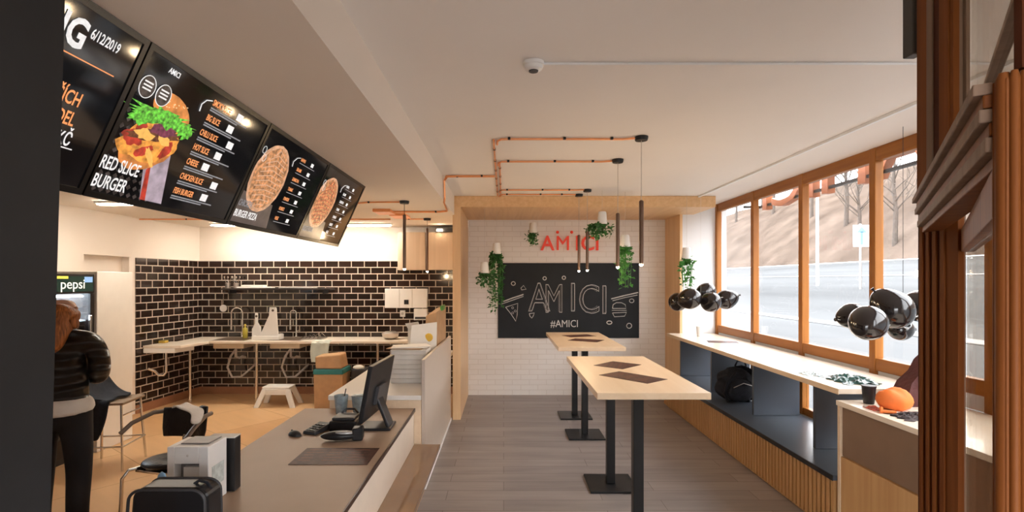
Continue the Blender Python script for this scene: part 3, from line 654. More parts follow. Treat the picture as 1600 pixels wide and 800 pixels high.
for i in range(4):
    y0 = .87+.93*i
    t = thing('menu_screen', scl[i], 'screen', (-1.45, y0, 2.043), 0, GM)
    M = frame((0, 0, 0), (0, 1, 0), vv)
    t.rotation_euler = M.to_euler()
    # housing has real depth, standing off the soffit
    MB().box(.004, .926, .0, SL, -.06, -.004).build('housing', BZ, t, local=True, bevel=.004)
    c = MB().box(.004, .926, 0, .022, -.004, .004).box(.004, .926, SL-.022, SL, -.004, .004).box(.004, .024, .022, SL-.022, -.004, .004).box(.906, .926, .022, SL-.022, -.004, .004)
    c.build('bezel', BZ, t, local=True)
    MB().box(.024, .906, .022, SL-.022, -.004, .0).build('display', LCD, t, local=True)
    if i == 0:
        text_mesh('menu_text', 'OPENING', .12, I_W, t, Matrix.Translation((.705, .437, .002)), .0003, .8, align='RIGHT', bold=.03); tx(t, 'menu_text', '6/12/2019', .712, .483, .046, I_W, sx=.62)
        flat(t, 'divider_line', [(.2, .41), (.85, .41), (.85, .414), (.2, .414)], .001, I_O)
        tx(t, 'menu_text', 'NAŠÍCH', .63, .275, .062, I_O, sx=.66); tx(t, 'menu_text', 'JÍDEL', .695, .212, .062, I_O, sx=.64); tx(t, 'menu_text', '50 KČ', .70, .148, .062, I_W, sx=.62)
        flat(t, 'divider_line', [(.70, .138), (.82, .138), (.82, .142), (.70, .142)], .001, I_W)
    if i == 1:
        c = MB()
        for a in range(9):
            for b_ in range(11):
                x = .035+a*.034+(b_ % 2)*.017; yy = .035+b_*.03
                c.prism([(x-.012, yy), (x, yy-.011), (x+.012, yy), (x, yy+.011)], .0004, .0007)
        c.build('backdrop_pattern', I_TX, t, local=True)
        flat(t, 'wrapper_picture', [(.21, .17), (.33, .235), (.40, .03), (.27, .03)], .0008, I_WR)
        flat(t, 'wrapper_picture', [(.235, .15), (.25, .17), (.30, .03), (.27, .03)], .0010, I_RS)
        flat(t, 'burger_bun_picture', blob(.205, .225, .14, .075, 26, .05, 3, R(25)), .0012, I_BUN)
        flat(t, 'burger_filling_picture', blob(.20, .265, .155, .085, 30, .14, 4, R(15)), .0016, I_CH)
        for q, (a, b_, r1, r2) in enumerate(((.10, .25, .05, .03), (.18, .215, .045, .02), (.29, .245, .045, .022), (.12, .30, .03, .025))):
            flat(t, 'burger_sauce_picture', blob(a, b_, r1, r2, 18, .2, 11+q, R(30*q)), .0020, I_RS)
        flat(t, 'burger_bun_picture', blob(.235, .395, .115, .062, 26, .02, 6, R(-12)), .0014, I_BUN)
        flat(t, 'burger_patty_picture', blob(.20, .285, .135, .024, 30, .16, 14, R(12)), .0022, mat('patty_print', (.13, .045, .02), .35, var=.6, nscale=60, emit=.3))
        for q, (a, b_, r1, r2) in enumerate(((.15, .275, .05, .02), (.26, .28, .04, .018), (.22, .20, .05, .015))):
            flat(t, 'burger_cheese_picture', blob(a, b_, r1, r2, 16, .25, 40+q, R(-20*q)), .0023, ink('melted_cheese', (.75, .42, .10), .6))
        for q in range(14):
            rq = random.Random(q); a = .235+rq.uniform(-.075, .075); b_ = .405+rq.uniform(-.005, .035)
            flat(t, 'burger_seed_picture', blob(a, b_, .004, .0025, 8), .0018, ink('sesame_seed', (.75, .55, .32), .6))
        flat(t, 'burger_onion_picture', blob(.235, .320, .075, .028, 22, .15, 7, R(10)), .0024, I_ON)
        flat(t, 'burger_lettuce_picture', blob(.20, .360, .165, .034, 46, .33, 8, R(2)), .0028, I_LET)
        flat(t, 'burger_lettuce_picture', blob(.10, .335, .06, .03, 26, .35, 9, R(20)), .0026, I_LET)
        flat(t, 'burger_lettuce_picture', blob(.355, .345, .035, .03, 22, .4, 10, R(20)), .0026, I_LET)
        for (cx, cy) in ((.066, .436), (.154, .435)):
            flat(t, 'badge_disc', blob(cx, cy, .037, .040, 24), .0030, I_G if 0 else I_TX)
            MB().tube([(x, y, .0036) for x, y in blob(cx, cy, .038, .041, 24)], .0016, 5, True).build('badge_ring', I_W, t, local=True)
            for q in range(3): flat(t, 'badge_text', [(cx-.022, cy+.014-q*.013), (cx+.022, cy+.014-q*.013), (cx+.022, cy+.020-q*.013), (cx-.022, cy+.020-q*.013)], .0036, I_W)
        tx(t, 'menu_text', 'RED SLICE', .012, .112, .068, I_W, .004, sx=.62); tx(t, 'menu_text', 'BURGER', .012, .042, .068, I_W, .004, sx=.64)
        tx(t, 'menu_text', 'AMICI', .13, .52, .030, I_W, sx=.8)
        MB().tube([(.375, .45, .003), (.37, .48, .003), (.39, .505, .003), (.425, .515, .003)], .0022, 5).build('menu_arrow', I_W, t, local=True)
        for q, (s, pr) in enumerate(FEAST):
            yy = .500-q*.0683
            tx(t, 'menu_text', s, .436, yy, .038, I_O, sx=.62)
            x1 = .436+.0172*len(s)+.010
            flat(t, 'price_box', [(x1, yy-.004), (x1+.05, yy-.004), (x1+.05, yy+.030), (x1, yy+.030)], .001, I_W)
            flat(t, 'menu_fine_print', [(.436, yy-.016), (.74, yy-.016), (.74, yy-.010), (.436, yy-.010)], .001, I_G)
            flat(t, 'menu_fine_print', [(.436, yy-.026), (.66, yy-.026), (.66, yy-.020), (.436, yy-.020)], .001, I_G)
    if i >= 2:
        cx, cy = (.225, .305) if i == 2 else (.205, .305)
        flat(t, 'backdrop_panel', [(.026, .024), (.45, .024), (.40, .17), (.026, .20)], .0005, mat('grey_backdrop_print', (.10, .08, .075), .3, var=.3, nscale=12, emit=0.240))
        flat(t, 'pizza_crust_picture', blob(cx, cy, .195, .20, 40, .012, 20+i), .001, I_CR)
        flat(t, 'pizza_picture', blob(cx, cy, .175, .18, 40, .03, 30+i), .0014, I_PZ)
        c = MB()
        for q in range(12):
            a = -.15+q*.027; L = math.sqrt(max(.001, .165**2-a*a))
            c.tube([(cx-L*.9+.02, cy+a-.02, .0022), (cx, cy+a*1.1+.01, .0022), (cx+L*.9, cy+a, .0022)], .0022, 4)
        c.build('pizza_sauce_picture', ink('sauce_drizzle', (.62, .42, .30), .5) if i == 2 else I_RS, t, local=True)
        for (bx, by) in ((.052, .44), (.078, .40)): MB().tube([(x, y, .0028) for x, y in blob(bx, by, .018, .02, 16)], .0012, 4, True).build('badge_ring', I_W, t, local=True)
        if i == 2: tx(t, 'menu_text', 'CHICKEN', .03, .118, .05, I_G, .003, sx=.66); tx(t, 'menu_text', 'BURGER PIZZA', .03, .056, .056, I_W, .003, sx=.66)
        else: tx(t, 'menu_text', 'SLICE PIZZA', .03, .07, .052, I_G, .003, sx=.66)
        MB().tube([(.42, .43, .003), (.41, .46, .003), (.44, .49, .003), (.48, .50, .003)], .0018, 5).build('menu_arrow', I_W, t, local=True)
        for q in range(7):
            yy = .485-q*.0655; n_ = [9, 7, 8, 7, 9, 8, 7][q]
            tx(t, 'menu_text', ['HAWAI', 'SALAMI', 'SUNKOVA', 'TUNAK', 'FUNGHI', 'KURECI', 'VEGE'][q], .495, yy, .03, I_O if i == 2 else I_W, sx=.68)
            flat(t, 'price_box', [(.66, yy-.002), (.70, yy-.002), (.70, yy+.022), (.66, yy+.022)], .001, I_W)
            flat(t, 'menu_fine_print', [(.495, yy-.016), (.74, yy-.016), (.74, yy-.012), (.495, yy-.012)], .001, I_G)

# kitchen ceiling light tubes
TUBEM = emis('white_tube_light', (1, .90, .76), TUBE)
for k, (xa, xb, y, lb) in enumerate(((-4.25, -3.05, 5.49, 'at the left, above the fridge side'), (-4.24, -3.0, 7.6, 'above the sinks, left'), (-2.85, -1.62, 7.6, 'above the worktop, right'))):
    t = thing('ceiling_light', 'long white tube light on the kitchen ceiling, '+lb, 'light', (xa, y, ZK), 0, 'kitchen tube lights')
    MB().box(xa, xb, y-.05, y+.05, ZK-.02, ZK-.001).build('housing', WHITEPL, t)
    MB().box(xa+.02, xb-.02, y-.04, y+.04, ZK-.034, ZK-.0205).build('diffuser', TUBEM, t, bevel=.004)

# ------------------------------------------------------------------ till counter and high counter
CTOP = mat('taupe_counter_top', (.33, .225, .155), .42, var=.05, nscale=3)
CEDGE = mat('dark_counter_edge', (.035, .018, .014), .3)
t = thing('till_counter', 'low till counter with glossy taupe top and cream front', 'counter', (-1.2, 3, 0))
MB().box(-1.66, -.747, .9, 4.385, .655, .68).build('top', CTOP, t, bevel=.002)
MB().box(-.7465, -.738, .9, 4.385, .655, .6805).build('edge', CEDGE, t)
MB().box(-1.62, -.75, .9, 4.385, 0, .654).build('body', CREAM, t, bevel=.002)
SHELFM = mat('glossy_brown_shelf', (.27, .155, .085), .13, var=.12, nscale=2, coat=.4)
MB().box(-.7495, -.53, .9, 4.385, .35, .38).build('bag_shelf', SHELFM, t, bevel=.002)
t = thing('high_counter', 'high white serving counter with tall cream side panel', 'counter', (-1.05, 5.5, 0))
MB().box(-1.46, -.69, 4.4, 6.57, 0, .745).build('body', BIRCH, t, bevel=.002)
MB().box(-1.47, -.69, 4.395, 7.25, .746, .785).build('worktop', WHITELAM, t, bevel=.003)
PANEL = mat('cream_panel_laminate', (.53, .445, .37), .35, var=.02)
MB().hexa([(-.688, 4.395, .03), (-.66, 4.395, .03), (-.66, 6.575, .03), (-.688, 6.575, .03), (-.688, 4.395, 1.085), (-.66, 4.395, 1.085), (-.66, 6.575, 1.055), (-.688, 6.575, 1.055)]).build('side_panel', PANEL, t, bevel=.002)
MB().box(-.688, -.652, 4.395, 6.575, 0, .03).build('kick_strip', WHITEPL, t)
# till monitor
t = thing('till_monitor', 'black till monitor on a bent stand seen from behind on the till counter', 'monitor', (-.92, 3.83, .68))
n1 = (Vector((-.957, 3.55, 0)), Vector((-.925, 4.12, 0)))
c = MB(); a, b2 = Vector((-.957, 3.55, .775)), Vector((-.925, 4.12, .775)); a2, b3 = Vector((-.887, 3.55, 1.165)), Vector((-.855, 4.12, 1.165)); d = Vector((-.03, 0, .005))
MB().hexa([a+d, a, b2, b2+d, a2+d, a2, b3, b3+d]).build('screen_back', BLACKP, t, bevel=.006)
e1, e2 = a.lerp(b2, .04), a.lerp(b2, .96); f1, f2 = a2.lerp(b3, .04), a2.lerp(b3, .96); d2 = Vector((-.034, 0, .005))
MB().hexa([e1+d2+Vector((0, 0, .02)), e1+d+Vector((.0, 0, .02)), e2+d+Vector((0, 0, .02)), e2+d2+Vector((0, 0, .02)), f1+d2, f1+d, f2+d, f2+d2]).build('display', LCD, t)
MB().hexa([(-.94, 3.74, .86), (-.91, 3.74, .86), (-.90, 3.94, .86), (-.93, 3.94, .86), (-.92, 3.74, .99), (-.885, 3.74, .99), (-.875, 3.94, .99), (-.91, 3.94, .99)]).build('mount', GREYP, t, bevel=.005)
MB().hexa([(-.84, 3.76, .69), (-.815, 3.76, .69), (-.815, 3.90, .69), (-.84, 3.90, .69), (-.925, 3.76, .90), (-.90, 3.76, .90), (-.90, 3.90, .90), (-.925, 3.90, .90)]).build('stand_arm', BLACKP, t, bevel=.006)
MB().box(-1.03, -.805, 3.72, 3.93, .6805, .70).build('stand_base', BLACKP, t, bevel=.006)
# receipt printer, scanner, keyboard, mouse
t = thing('receipt_printer', 'squat black receipt printer beside the till monitor', 'printer', (-1.08, 3.78, .681))
MB().box(-1.235, -1.045, 3.70, 3.90, .6812, .755).build('body', BLACKP, t, bevel=.012)
MB().box(-1.22, -1.06, 3.72, 3.88, .7552, .775).build('lid', GREYP, t, bevel=.008)
MB().tube([(-1.19, 3.86, .775), (-1.16, 3.88, .80), (-1.10, 3.88, .80), (-1.07, 3.86, .775)], .008, 8).build('cable', BLACKP, t, smooth=True)
t = thing('barcode_scanner', 'black handheld scanner with silver highlight lying before the printer', 'scanner', (-1.09, 3.5, .681), R(8))
c = MB().ball((0, 0, .035), .05, 2.6, 1.0, .62, 24); c.build('body', BLACKP, t, smooth=True, local=True)
MB().ball((.03, -.02, .055), .035, 1.9, .6, .42, 18).build('top_highlight', mat('silver_highlight', (.5, .5, .5), .25, .5), t, smooth=True, local=True)  # silver shape paints in the highlight along the scanner's top
MB().box(.08, .15, -.035, .05, 0.002, .085).build('head', BLACKP, t, local=True, bevel=.01)
t = thing('payment_keypad', 'small dark keypad lying left of the receipt printer', 'keypad', (-1.32, 3.72, .681), R(-20))
MB().hexa([(-.055, -.09, .0005), (.055, -.09, .0005), (.055, .09, .0005), (-.055, .09, .0005), (-.05, -.085, .02), (.05, -.085, .02), (.05, .085, .045), (-.05, .085, .045)]).build('body', GREYP, t, local=True, bevel=.004)
c = MB()
for q in range(3):
    for r_ in range(4): c.box(-.036+q*.026, -.016+q*.026, -.07+r_*.03, -.052+r_*.03, .02, .026+r_*.005)
c.build('keys', BLACKP, t, local=True)
t = thing('computer_mouse', 'black computer mouse on the till counter', 'mouse', (-1.44, 3.62, .681), R(60))
c = MB().ball((0, 0, 0), .055, .62, 1.0, .62, 20)
for v in c.b.verts: v.co.z = max(v.co.z, .0005)
c.build('body', BLACKP, t, smooth=True, local=True)
MB().ball((0, .03, .027), .01, .5, 1, 1, 10).build('wheel', GREYP, t, local=True)
CUPG = mat('smoky_blue_plastic', (.40, .50, .55), .2, var=.2, nscale=30, alpha=.75)
cup(-1.30, 4.20, .681, .055, .15, CUPG, 'clear bluish cup with a black pen, on the till counter', straw=True, name='pen_cup')
cup(-1.17, 4.22, .681, .052, .14, CUPG, 'clear bluish cup without a pen, behind the till monitor')

# napkin dispenser
t = thing('napkin_dispenser', 'white box napkin dispenser with a dark slot on the till counter', 'dispenser', (-1.49, 2.55, .68))
x0, x1, y0, y1, z0, z1 = -1.585, -1.39, 2.47, 2.635, .6812, .965
MB().box(x0, x0+.035, y0, y1, z0, z1).box(x1-.045, x1, y0, y1, z0, z1).box(x0+.035, x1-.045, y0, y1, .885, z1).box(x0+.035, x1-.045, y0, y1, z0, .745).box(x0+.035, x1-.045, y0+.06, y1, .745, .885).build('housing', WHITEPL, t, bevel=.004)
MB().box(x0+.036, x1-.046, y0+.052, y0+.0595, .746, .884).build('slot', mat('slot_grey', (.16, .15, .15), .3, var=.4, nscale=12), t)
MB().box(x0+.06, x1-.06, y0+.03, y0+.051, .748, .86).build('napkins', PAPER, t)
MB().box(x0+.04, x1-.02, y0+.04, y1-.01, .9655, .972).build('lid', mat('grey_lid', (.20, .18, .17), .3), t, bevel=.003)
MB().box(x1+.0002, x1+.0015, y0+.03, y1-.03, .76, .86).build('faded_print', mat('faded_print', (.55, .60, .58), .5, var=.25, nscale=40), t)
MB().ball(((x0+x1)/2, y0-.001, .925), .005, seg=8).build('button', STEEL, t)
t = thing('black_box', 'narrow black box standing behind the napkin dispenser', 'box', (-1.38, 2.72, .68))
MB().box(-1.50, -1.362, 2.655, 2.72, .6812, .95).build('body', BLACKP, t, bevel=.004)
MB().box(-1.50, -1.362, 2.654, 2.721, .951, .957).build('lid', PAPER, t, bevel=.002)
# black case
t = thing('black_bag', 'rounded black padded case with piped rim on the near till counter', 'bag', (-1.325, 2.13, .68))
P = []
for cx_, cz_, a0 in ((.095, .20, 0), (-.095, .20, 90)):
    P += [(cx_+.055*math.cos(R(a0+k*15)), cz_+.045*math.sin(R(a0+k*15))) for k in range(7)]
P = [(.155, .0)]+P+[(-.165, 0)]
M = frame((0, 0, .001), (1, 0, 0), (0, 0, 1))
MB().prism(P, -.06, .05, M).build('body', mat('smooth_black_case', (.012, .013, .016), .35, var=.2), t, local=True, bevel=.012)
MB().tube([(x, -.068, z+.001) for x, z in P], .006, 8).build('piping', GREYP, t, smooth=True, local=True)
MB().tube([(x*.98, .055, z+.001) for x, z in P], .006, 8).build('piping', GREYP, t, smooth=True, local=True)
MB().tube([(.07, 0, .245), (.09, 0, .258), (.12, 0, .25), (.14, 0, .225)], .006, 8).build('handle', CLOTHB, t, smooth=True, local=True)
o = MB().ball((-1.485, 2.28, .80), .03, 1.1, .8, 4.0, 14).build('cleaning_bottle', mat('pale_blue_plastic', (.25, .45, .70), .3), smooth=True); tag(o, 'pale blue item just showing above the black case', 'bottle')

# on the high counter: pizza boxes, papers, bags
CARDW = mat('white_card', (.72, .69, .65), .6, var=.05, nscale=10)
for k in range(7):
    z0 = .7855+k*.0445; dx = random.uniform(-.008, .008)
    w2 = .32 if k else .36
    t = thing('pizza_box', 'flat white cardboard pizza box, '+['bottom of the stack', 'second from the bottom', 'third from the bottom', 'in the middle', 'third from the top', 'second from the top', 'topmost of the stack'][k]+' on the high counter', 'box', (-.9+dx, 5.08, z0), 0, 'stack of white pizza boxes')
    MB().box(-.165, .165, -.165, .165, 0, .034).build('tray', CARDW, t, local=True, bevel=.002)
    MB().box(-.168, .168, -.168, .168, .0345, .0435).build('lid', CARDW, t, local=True, bevel=.002)
for k in range(3):
    o = MB().box(-.17, .17, -.12, .12, 0, .006).build('paper_sheet', PAPER if k else KRAFT, bevel=.001)
    o.location = (-.93+.02*k, 5.07+.012*k, 1.0980+k*.0065); o.rotation_euler = (0, 0, R(-8+14*k))
    tag(o, 'flat '+('brown' if not k else 'white')+' paper sheet, '+['lowest', 'middle', 'topmost'][k]+' of three lying on the pizza boxes', 'paper', 'papers on the pizza boxes')
t = thing('leaflet_holder', 'white leaflet card with a yellow spot standing on the high counter', 'leaflet', (-.98, 5.52, .7855))
a = W(648, 545, 5.55); 
MB().hexa([(-1.0, 5.50, .786), (-.72, 5.58, .786), (-.72, 5.60, .786), (-1.0, 5.52, .786), (-.98, 5.58, 1.27), (-.72, 5.66, 1.30), (-.72, 5.67, 1.30), (-.98, 5.59, 1.27)]).build('card', PAPER, t)
YEL = mat('yellow_print', (.85, .55, .08), .5)
MB().ball((-.80, 5.606, 1.14), .045, 1, .12, 1, 14).build('yellow_spot', YEL, t)
t = thing('paper_bag', 'brown kraft paper bag leaning against the cream panel of the high counter', 'bag', (-.78, 6.0, .7855))
c = MB().hexa([(-.90, 5.75, .787), (-.70, 5.75, .787), (-.70, 6.35, .787), (-.90, 6.35, .787), (-.85, 5.75, 1.36), (-.74, 5.75, 1.40), (-.70, 6.35, 1.44), (-.80, 6.35, 1.42)])
c.build('body', KRAFT, t, bevel=.004)
MB().box(-.73, -.70, 6.02, 6.3, 1.40, 1.46).build('green_tuft', LEAFM, t, bevel=.01)
t = thing('cardboard_box', 'open white card box beside the kraft paper bag', 'box', (-.9, 5.9, .7855))
MB().box(-1.05, -.91, 5.75, 6.1, .787, 1.22).build('body', CARDW, t, bevel=.003)
MB().hexa([(-1.05, 5.75, 1.221), (-.91, 5.75, 1.221), (-.91, 5.76, 1.221), (-1.05, 5.76, 1.221), (-1.07, 5.70, 1.28), (-.93, 5.70, 1.30), (-.93, 5.71, 1.30), (-1.07, 5.71, 1.28)]).build('flap', CARDW, t)

# ------------------------------------------------------------------ kitchen back: worktop with sinks
KW = mat('pale_worktop', (.78, .70, .60), .3, var=.03)
t = thing('sink_worktop', 'L-shaped pale worktop with two sinks on round metal legs', 'worktop', (-3, 7.8, 0))
c = MB().box(-4.66, -1.30, 7.48, 8.095, .845, .88)
c.build('worktop', KW, t, bevel=.003)
MB().hexa([(-4.80, 6.98, .845), (-4.30, 6.98, .845), (-4.20, 7.475, .845), (-4.74, 7.475, .845), (-4.80, 6.98, .88), (-4.30, 6.98, .88), (-4.20, 7.475, .88), (-4.74, 7.475, .88)]).build('side_worktop', KW, t, bevel=.003)
MB().hexa([(-4.80, 6.98, .78), (-4.38, 6.98, .78), (-4.30, 7.30, .78), (-4.76, 7.30, .78), (-4.80, 6.98, .844), (-4.38, 6.98, .844), (-4.30, 7.30, .844), (-4.76, 7.30, .844)]).build('hand_basin', WHITEPL, t, bevel=.01)
for px in (297, 401, 503, 590):
    p = W(px, 628, 7.53)
    MB().lathe([(.026, 0), (.026, .06), (.02, .062), (.02, .84)], (p.x, 7.53, 0), 14).build('leg', CHROME, t, smooth=True)
for (xa, xb, lb) in ((W(335, 0, 7.6).x, W(383, 0, 7.6).x, 0), (W(423, 0, 7.6).x, W(470, 0, 7.6).x, 1)):
    MB().box(xa, xb, 7.56, 7.98, .765, .8445).build('basin', mat('cream_basin', (.62, .52, .38), .35), t, bevel=.012)
    MB().box(xa-.03, xb+.02, 7.54, 8.0, .8802, .884).build('basin_rim', STEEL, t, bevel=.001)
    MB().box(xa+.01, xb-.02, 7.60, 7.95, .8842, .8848).build('basin_hollow_shade', mat('basin_shade', (.12, .08, .05), .3), t)  # flat dark sheet paints the shade inside the basin
    xm = (xa+xb)/2
    c = MB().tube([(xm, 7.78, .765), (xm, 7.78, .62), (xm+.05, 7.78, .60), (xm+.08, 7.80, .62), (xm+.1, 7.86, .60)], .018, 8)
    c.tube([(xm-.02, 7.8, .72), (xm-.1, 7.82, .62), (xm-.16, 7.84, .45), (xm-.10, 7.86, .30), (xm+.02, 7.88, .30), (xm+.1, 7.95, .38), (xm+.15, 8.08, .46)], .016, 8)
    c.build('drain_pipe', mat('grey_drain', (.50, .47, .44), .4), t, smooth=True)
MB().tube([(-4.60, 7.15, .78), (-4.60, 7.15, .50), (-4.62, 7.13, .46), (-4.68, 7.12, .46), (-4.72, 7.10, .52), (-4.78, 7.05, .56)], .018, 8).build('drain_pipe', CHROME, t, smooth=True)
def faucet(px, label, w_=.085):
    p = W(px, 520, 7.98); x = p.x
    t = thing('kitchen_faucet', label, 'faucet', (x, 7.98, .88), 0, 'gooseneck faucets')
    MB().lathe([(.026, .0045), (.026, .02), (.016, .03)], (0, 0, 0), 16).build('base', CHROME, t, smooth=True, local=True)
    a = arc((-w_, 0, .37), w_, 0, PI, 12, (1, 0, 0), (0, 0, 1))
    MB().tube([(0, 0, .03), (0, 0, .2)]+a+[(-2*w_, 0, .22)], .012, 10).build('spout', CHROME, t, smooth=True, local=True)
    MB().tube([(-2*w_, 0, .28), (-2*w_, 0, .12)], .017, 10).build('spray_head', CHROME, t, smooth=True, local=True)
    MB().tube([(0, 0, .09), (.06, 0, .12)], .007, 8).build('lever', CHROME, t, smooth=True, local=True)
faucet(379, 'chrome gooseneck faucet at the left kitchen sink', .085); faucet(463, 'chrome gooseneck faucet at the right kitchen sink', .045)
def board(px0, px1, ptop, D, label, slope=.0):
    a = W(px0, 0, D).x; b_ = W(px1, 0, D).x; zt = W(0, ptop, D).z
    t = thing('cutting_board', label, 'cutting board', ((a+b_)/2, D, .88), 0, 'cutting boards by the sinks')
    w_ = (b_-a)/2; h = zt-.882
    P = [(-w_, 0), (w_, 0), (w_, h*.45), (w_*.3, h*.65), (w_*.3, h-.02), (w_*.25, h), (-w_*.3, h), (-w_*.35, h-.02), (-w_*.35, h*.6), (-w_, h*.4)] if slope == 0 else [(-w_, 0), (w_, 0), (w_*.9, h*.35), (w_*.75, h-.02), (w_*.7, h), (w_*.05, h), (w_*.0, h*.75), (-w_*.75, h*.25)]
    MB().prism([(x, z) for x, z in P], -.009, .009, frame((0, 0, .0), (1, 0, 0), (0, 0, 1))).build('blade', WHITEPL, t, local=True, bevel=.003)
    MB().lathe([(.018, -.0105), (.018, .0105)], (0, 0, 0), 12, frame((.1*w_+(.3*w_ if slope else -.1*w_), 0, h-.045), (1, 0, 0), (0, 0, 1))).build('hanging_hole', mat('hole_dark', (.1, .07, .05), .7), t, local=True)
board(394, 408, 489, 7.70, 'narrow white cutting board with handle, left of the two'); board(405, 436, 480, 7.66, 'wide white cutting board with handle, right of the two', 1)
t = thing('dish_rack', 'low white dish drainer between the two kitchen faucets', 'dish rack', (-3.45, 7.75, .8845))
xa, xb = W(398, 0, 7.7).x, W(440, 0, 7.7).x
MB().box(xa, xb, 7.6, 7.64, .887, .94).box(xa, xb, 7.74, 7.78, .887, .96).box(xa, xa+.02, 7.64, 7.74, .887, .94).box(xb-.02, xb, 7.64, 7.74, .887, .97).build('tray', WHITEPL, t, bevel=.004)
t = thing('soap_bottle', 'yellow-green dish soap bottle by the left faucet', 'bottle', (W(383, 0, 7.85).x, 7.85, .8845), 0)
MB().lathe([(.03, .001), (.036, .01), (.036, .12), (.028, .15), (.012, .165), (.012, .18)], (0, 0, 0), 16).build('body', mat('olive_soap', (.42, .36, .06), .25), t, smooth=True, local=True)
MB().lathe([(.014, .181), (.014, .21)], (0, 0, 0), 10).build('cap', mat('yellow_cap', (.7, .55, .1), .4), t, local=True)
t = thing('sponge', 'yellow sponge on the side worktop by the left tiles', 'sponge', (W(253, 529, 7.3).x, 7.3, .88))
MB().box(-.07, .07, -.04, .04, .001, .03).build('foam', mat('yellow_foam', (.62, .42, .08), .9, bump=.5), t, local=True, bevel=.008)
MB().box(-.07, .07, -.04, .04, .0305, .038).build('scouring_pad', mat('olive_pad', (.25, .2, .06), .95), t, local=True, bevel=.003)
# wall shelf with jars and utensils
xa, xb = W(352, 0, 8.0).x, W(520, 0, 8.0).x
t = thing('wall_shelf', 'dark shelf on the black tiles above the sinks', 'shelf', (-3.6, 8.0, 1.62))
MB().box(xa, xb, 7.86, 8.098, 1.605, 1.63).build('board', mat('dark_shelf_board', (.03, .022, .02), .35), t, bevel=.002)
for xx in (xa+.1, xb-.12): MB().box(xx, xx+.02, 7.9, 8.098, 1.55, 1.6045).build('bracket', BLACKM, t)
t = thing('tray', 'long pale plate lying on the left of the wall shelf', 'tray', (W(400, 0, 7.97).x, 7.97, 1.63))
MB().box(-.26, .26, -.07, .07, .001, .02).build('base', WHITEPL, t, local=True, bevel=.004); MB().box(-.20, .14, -.06, .06, .0205, .05).build('stack', PAPER, t, local=True, bevel=.004)
t = thing('tray', 'thin pale plate lying on the right of the wall shelf', 'tray', (W(466, 0, 7.97).x, 7.97, 1.63))
MB().box(-.27, .27, -.07, .07, .001, .012).build('base', WHITEPL, t, local=True, bevel=.003); MB().box(-.25, .25, -.075, -.065, .0125, .02).build('lip', WHITEPL, t, local=True)
for q, (px, lb) in enumerate(((356, 'left of the two'), (369, 'right of the two'))):
    t = thing('utensil_jar', 'small steel jar of utensils on the wall shelf, '+lb, 'jar', (W(px, 0, 7.97).x, 7.97, 1.63), 0, 'utensil jars')
    MB().lathe([(.033, .001), (.036, .08), (.031, .08), (.03, .01)], (0, 0, 0), 14).build('jar', STEEL, t, smooth=True, local=True)
    for a in range(3):
        u = MB().tube([(0, 0, .02), ((a-1)*.05, 0, .15)], .004, 6); u.ball(((a-1)*.055, 0, .165), .012, 1, .4, 1.4, 8); u.build('utensil', CHROME, t, local=True)
t = thing('ladle', 'pale round ladle hanging on the tiles left of the faucet', 'ladle', (W(349, 0, 8.06).x, 8.07, 1.45))
x = W(349, 0, 8.07).x
MB().tube([(x+.01, 8.06, 1.56), (x, 8.06, 1.38)], .006, 8).build('handle', CHROME, t, smooth=True)
MB().lathe([(.05, 0), (.055, .02), (.04, .03)], (0, 0, 0), 18, frame((x-.0, 8.088, 1.32), (1, 0, 0), (0, 0, 1))).build('bowl', WHITEPL, t, smooth=True)
MB().ball((x+.01, 8.085, 1.57), .014, seg=8).build('hook', BLACKM, t)
# electrical boxes
t = thing('fuse_box', 'wide white wall box with a dark square on the black tiles', 'fuse box', (W(632, 0, 8.1).x, 8.05, 1.4))
p0, p1 = W(602, 451, 8.05), W(668, 481, 8.05)
MB().box(p0.x, p1.x, 8.02, 8.099, p1.z, p0.z).build('cabinet', WHITEPL, t, bevel=.004)
for px in (624, 644): q = W(px, 0, 8.02); MB().box(q.x-.003, q.x+.003, 8.016, 8.0195, p1.z+.01, p0.z-.01).build('seam', mat('seam_grey', (.45, .42, .38), .6), t)
q = W(635, 472, 8.02); MB().box(q.x-.035, q.x+.035, 8.012, 8.0195, q.z-.035, q.z+.035).build('switch', BLACKP, t, bevel=.003)
t = thing('towel_dispenser', 'white dispenser below the right end of the wide wall box', 'dispenser', (W(658, 0, 8.1).x, 8.05, 1.2))
p0, p1 = W(647, 482, 8.03), W(668, 500, 8.03); MB().box(p0.x, p1.x, 8.0, 8.099, p1.z, p0.z-.004).build('body', WHITEPL, t, bevel=.006)
MB().box(p0.x+.02, p1.x-.02, 7.99, 7.9995, p1.z+.02, p1.z+.05).build('opening', GREYP, t)
t = thing('wall_socket', 'small white wall socket under the wide wall box', 'socket', (W(629, 0, 8.1).x, 8.08, 1.2))
q = W(629, 490, 8.08); MB().box(q.x-.04, q.x+.04, 8.075, 8.099, q.z-.05, q.z+.05).build('plate', WHITEPL, t, bevel=.006); MB().lathe([(.022, 0), (.022, .006)], (0, 0, 0), 14, frame((q.x, 8.074, q.z), (1, 0, 0), (0, 0, 1))).build('socket_hole', mat('socket_grey', (.5, .48, .45), .5), t)
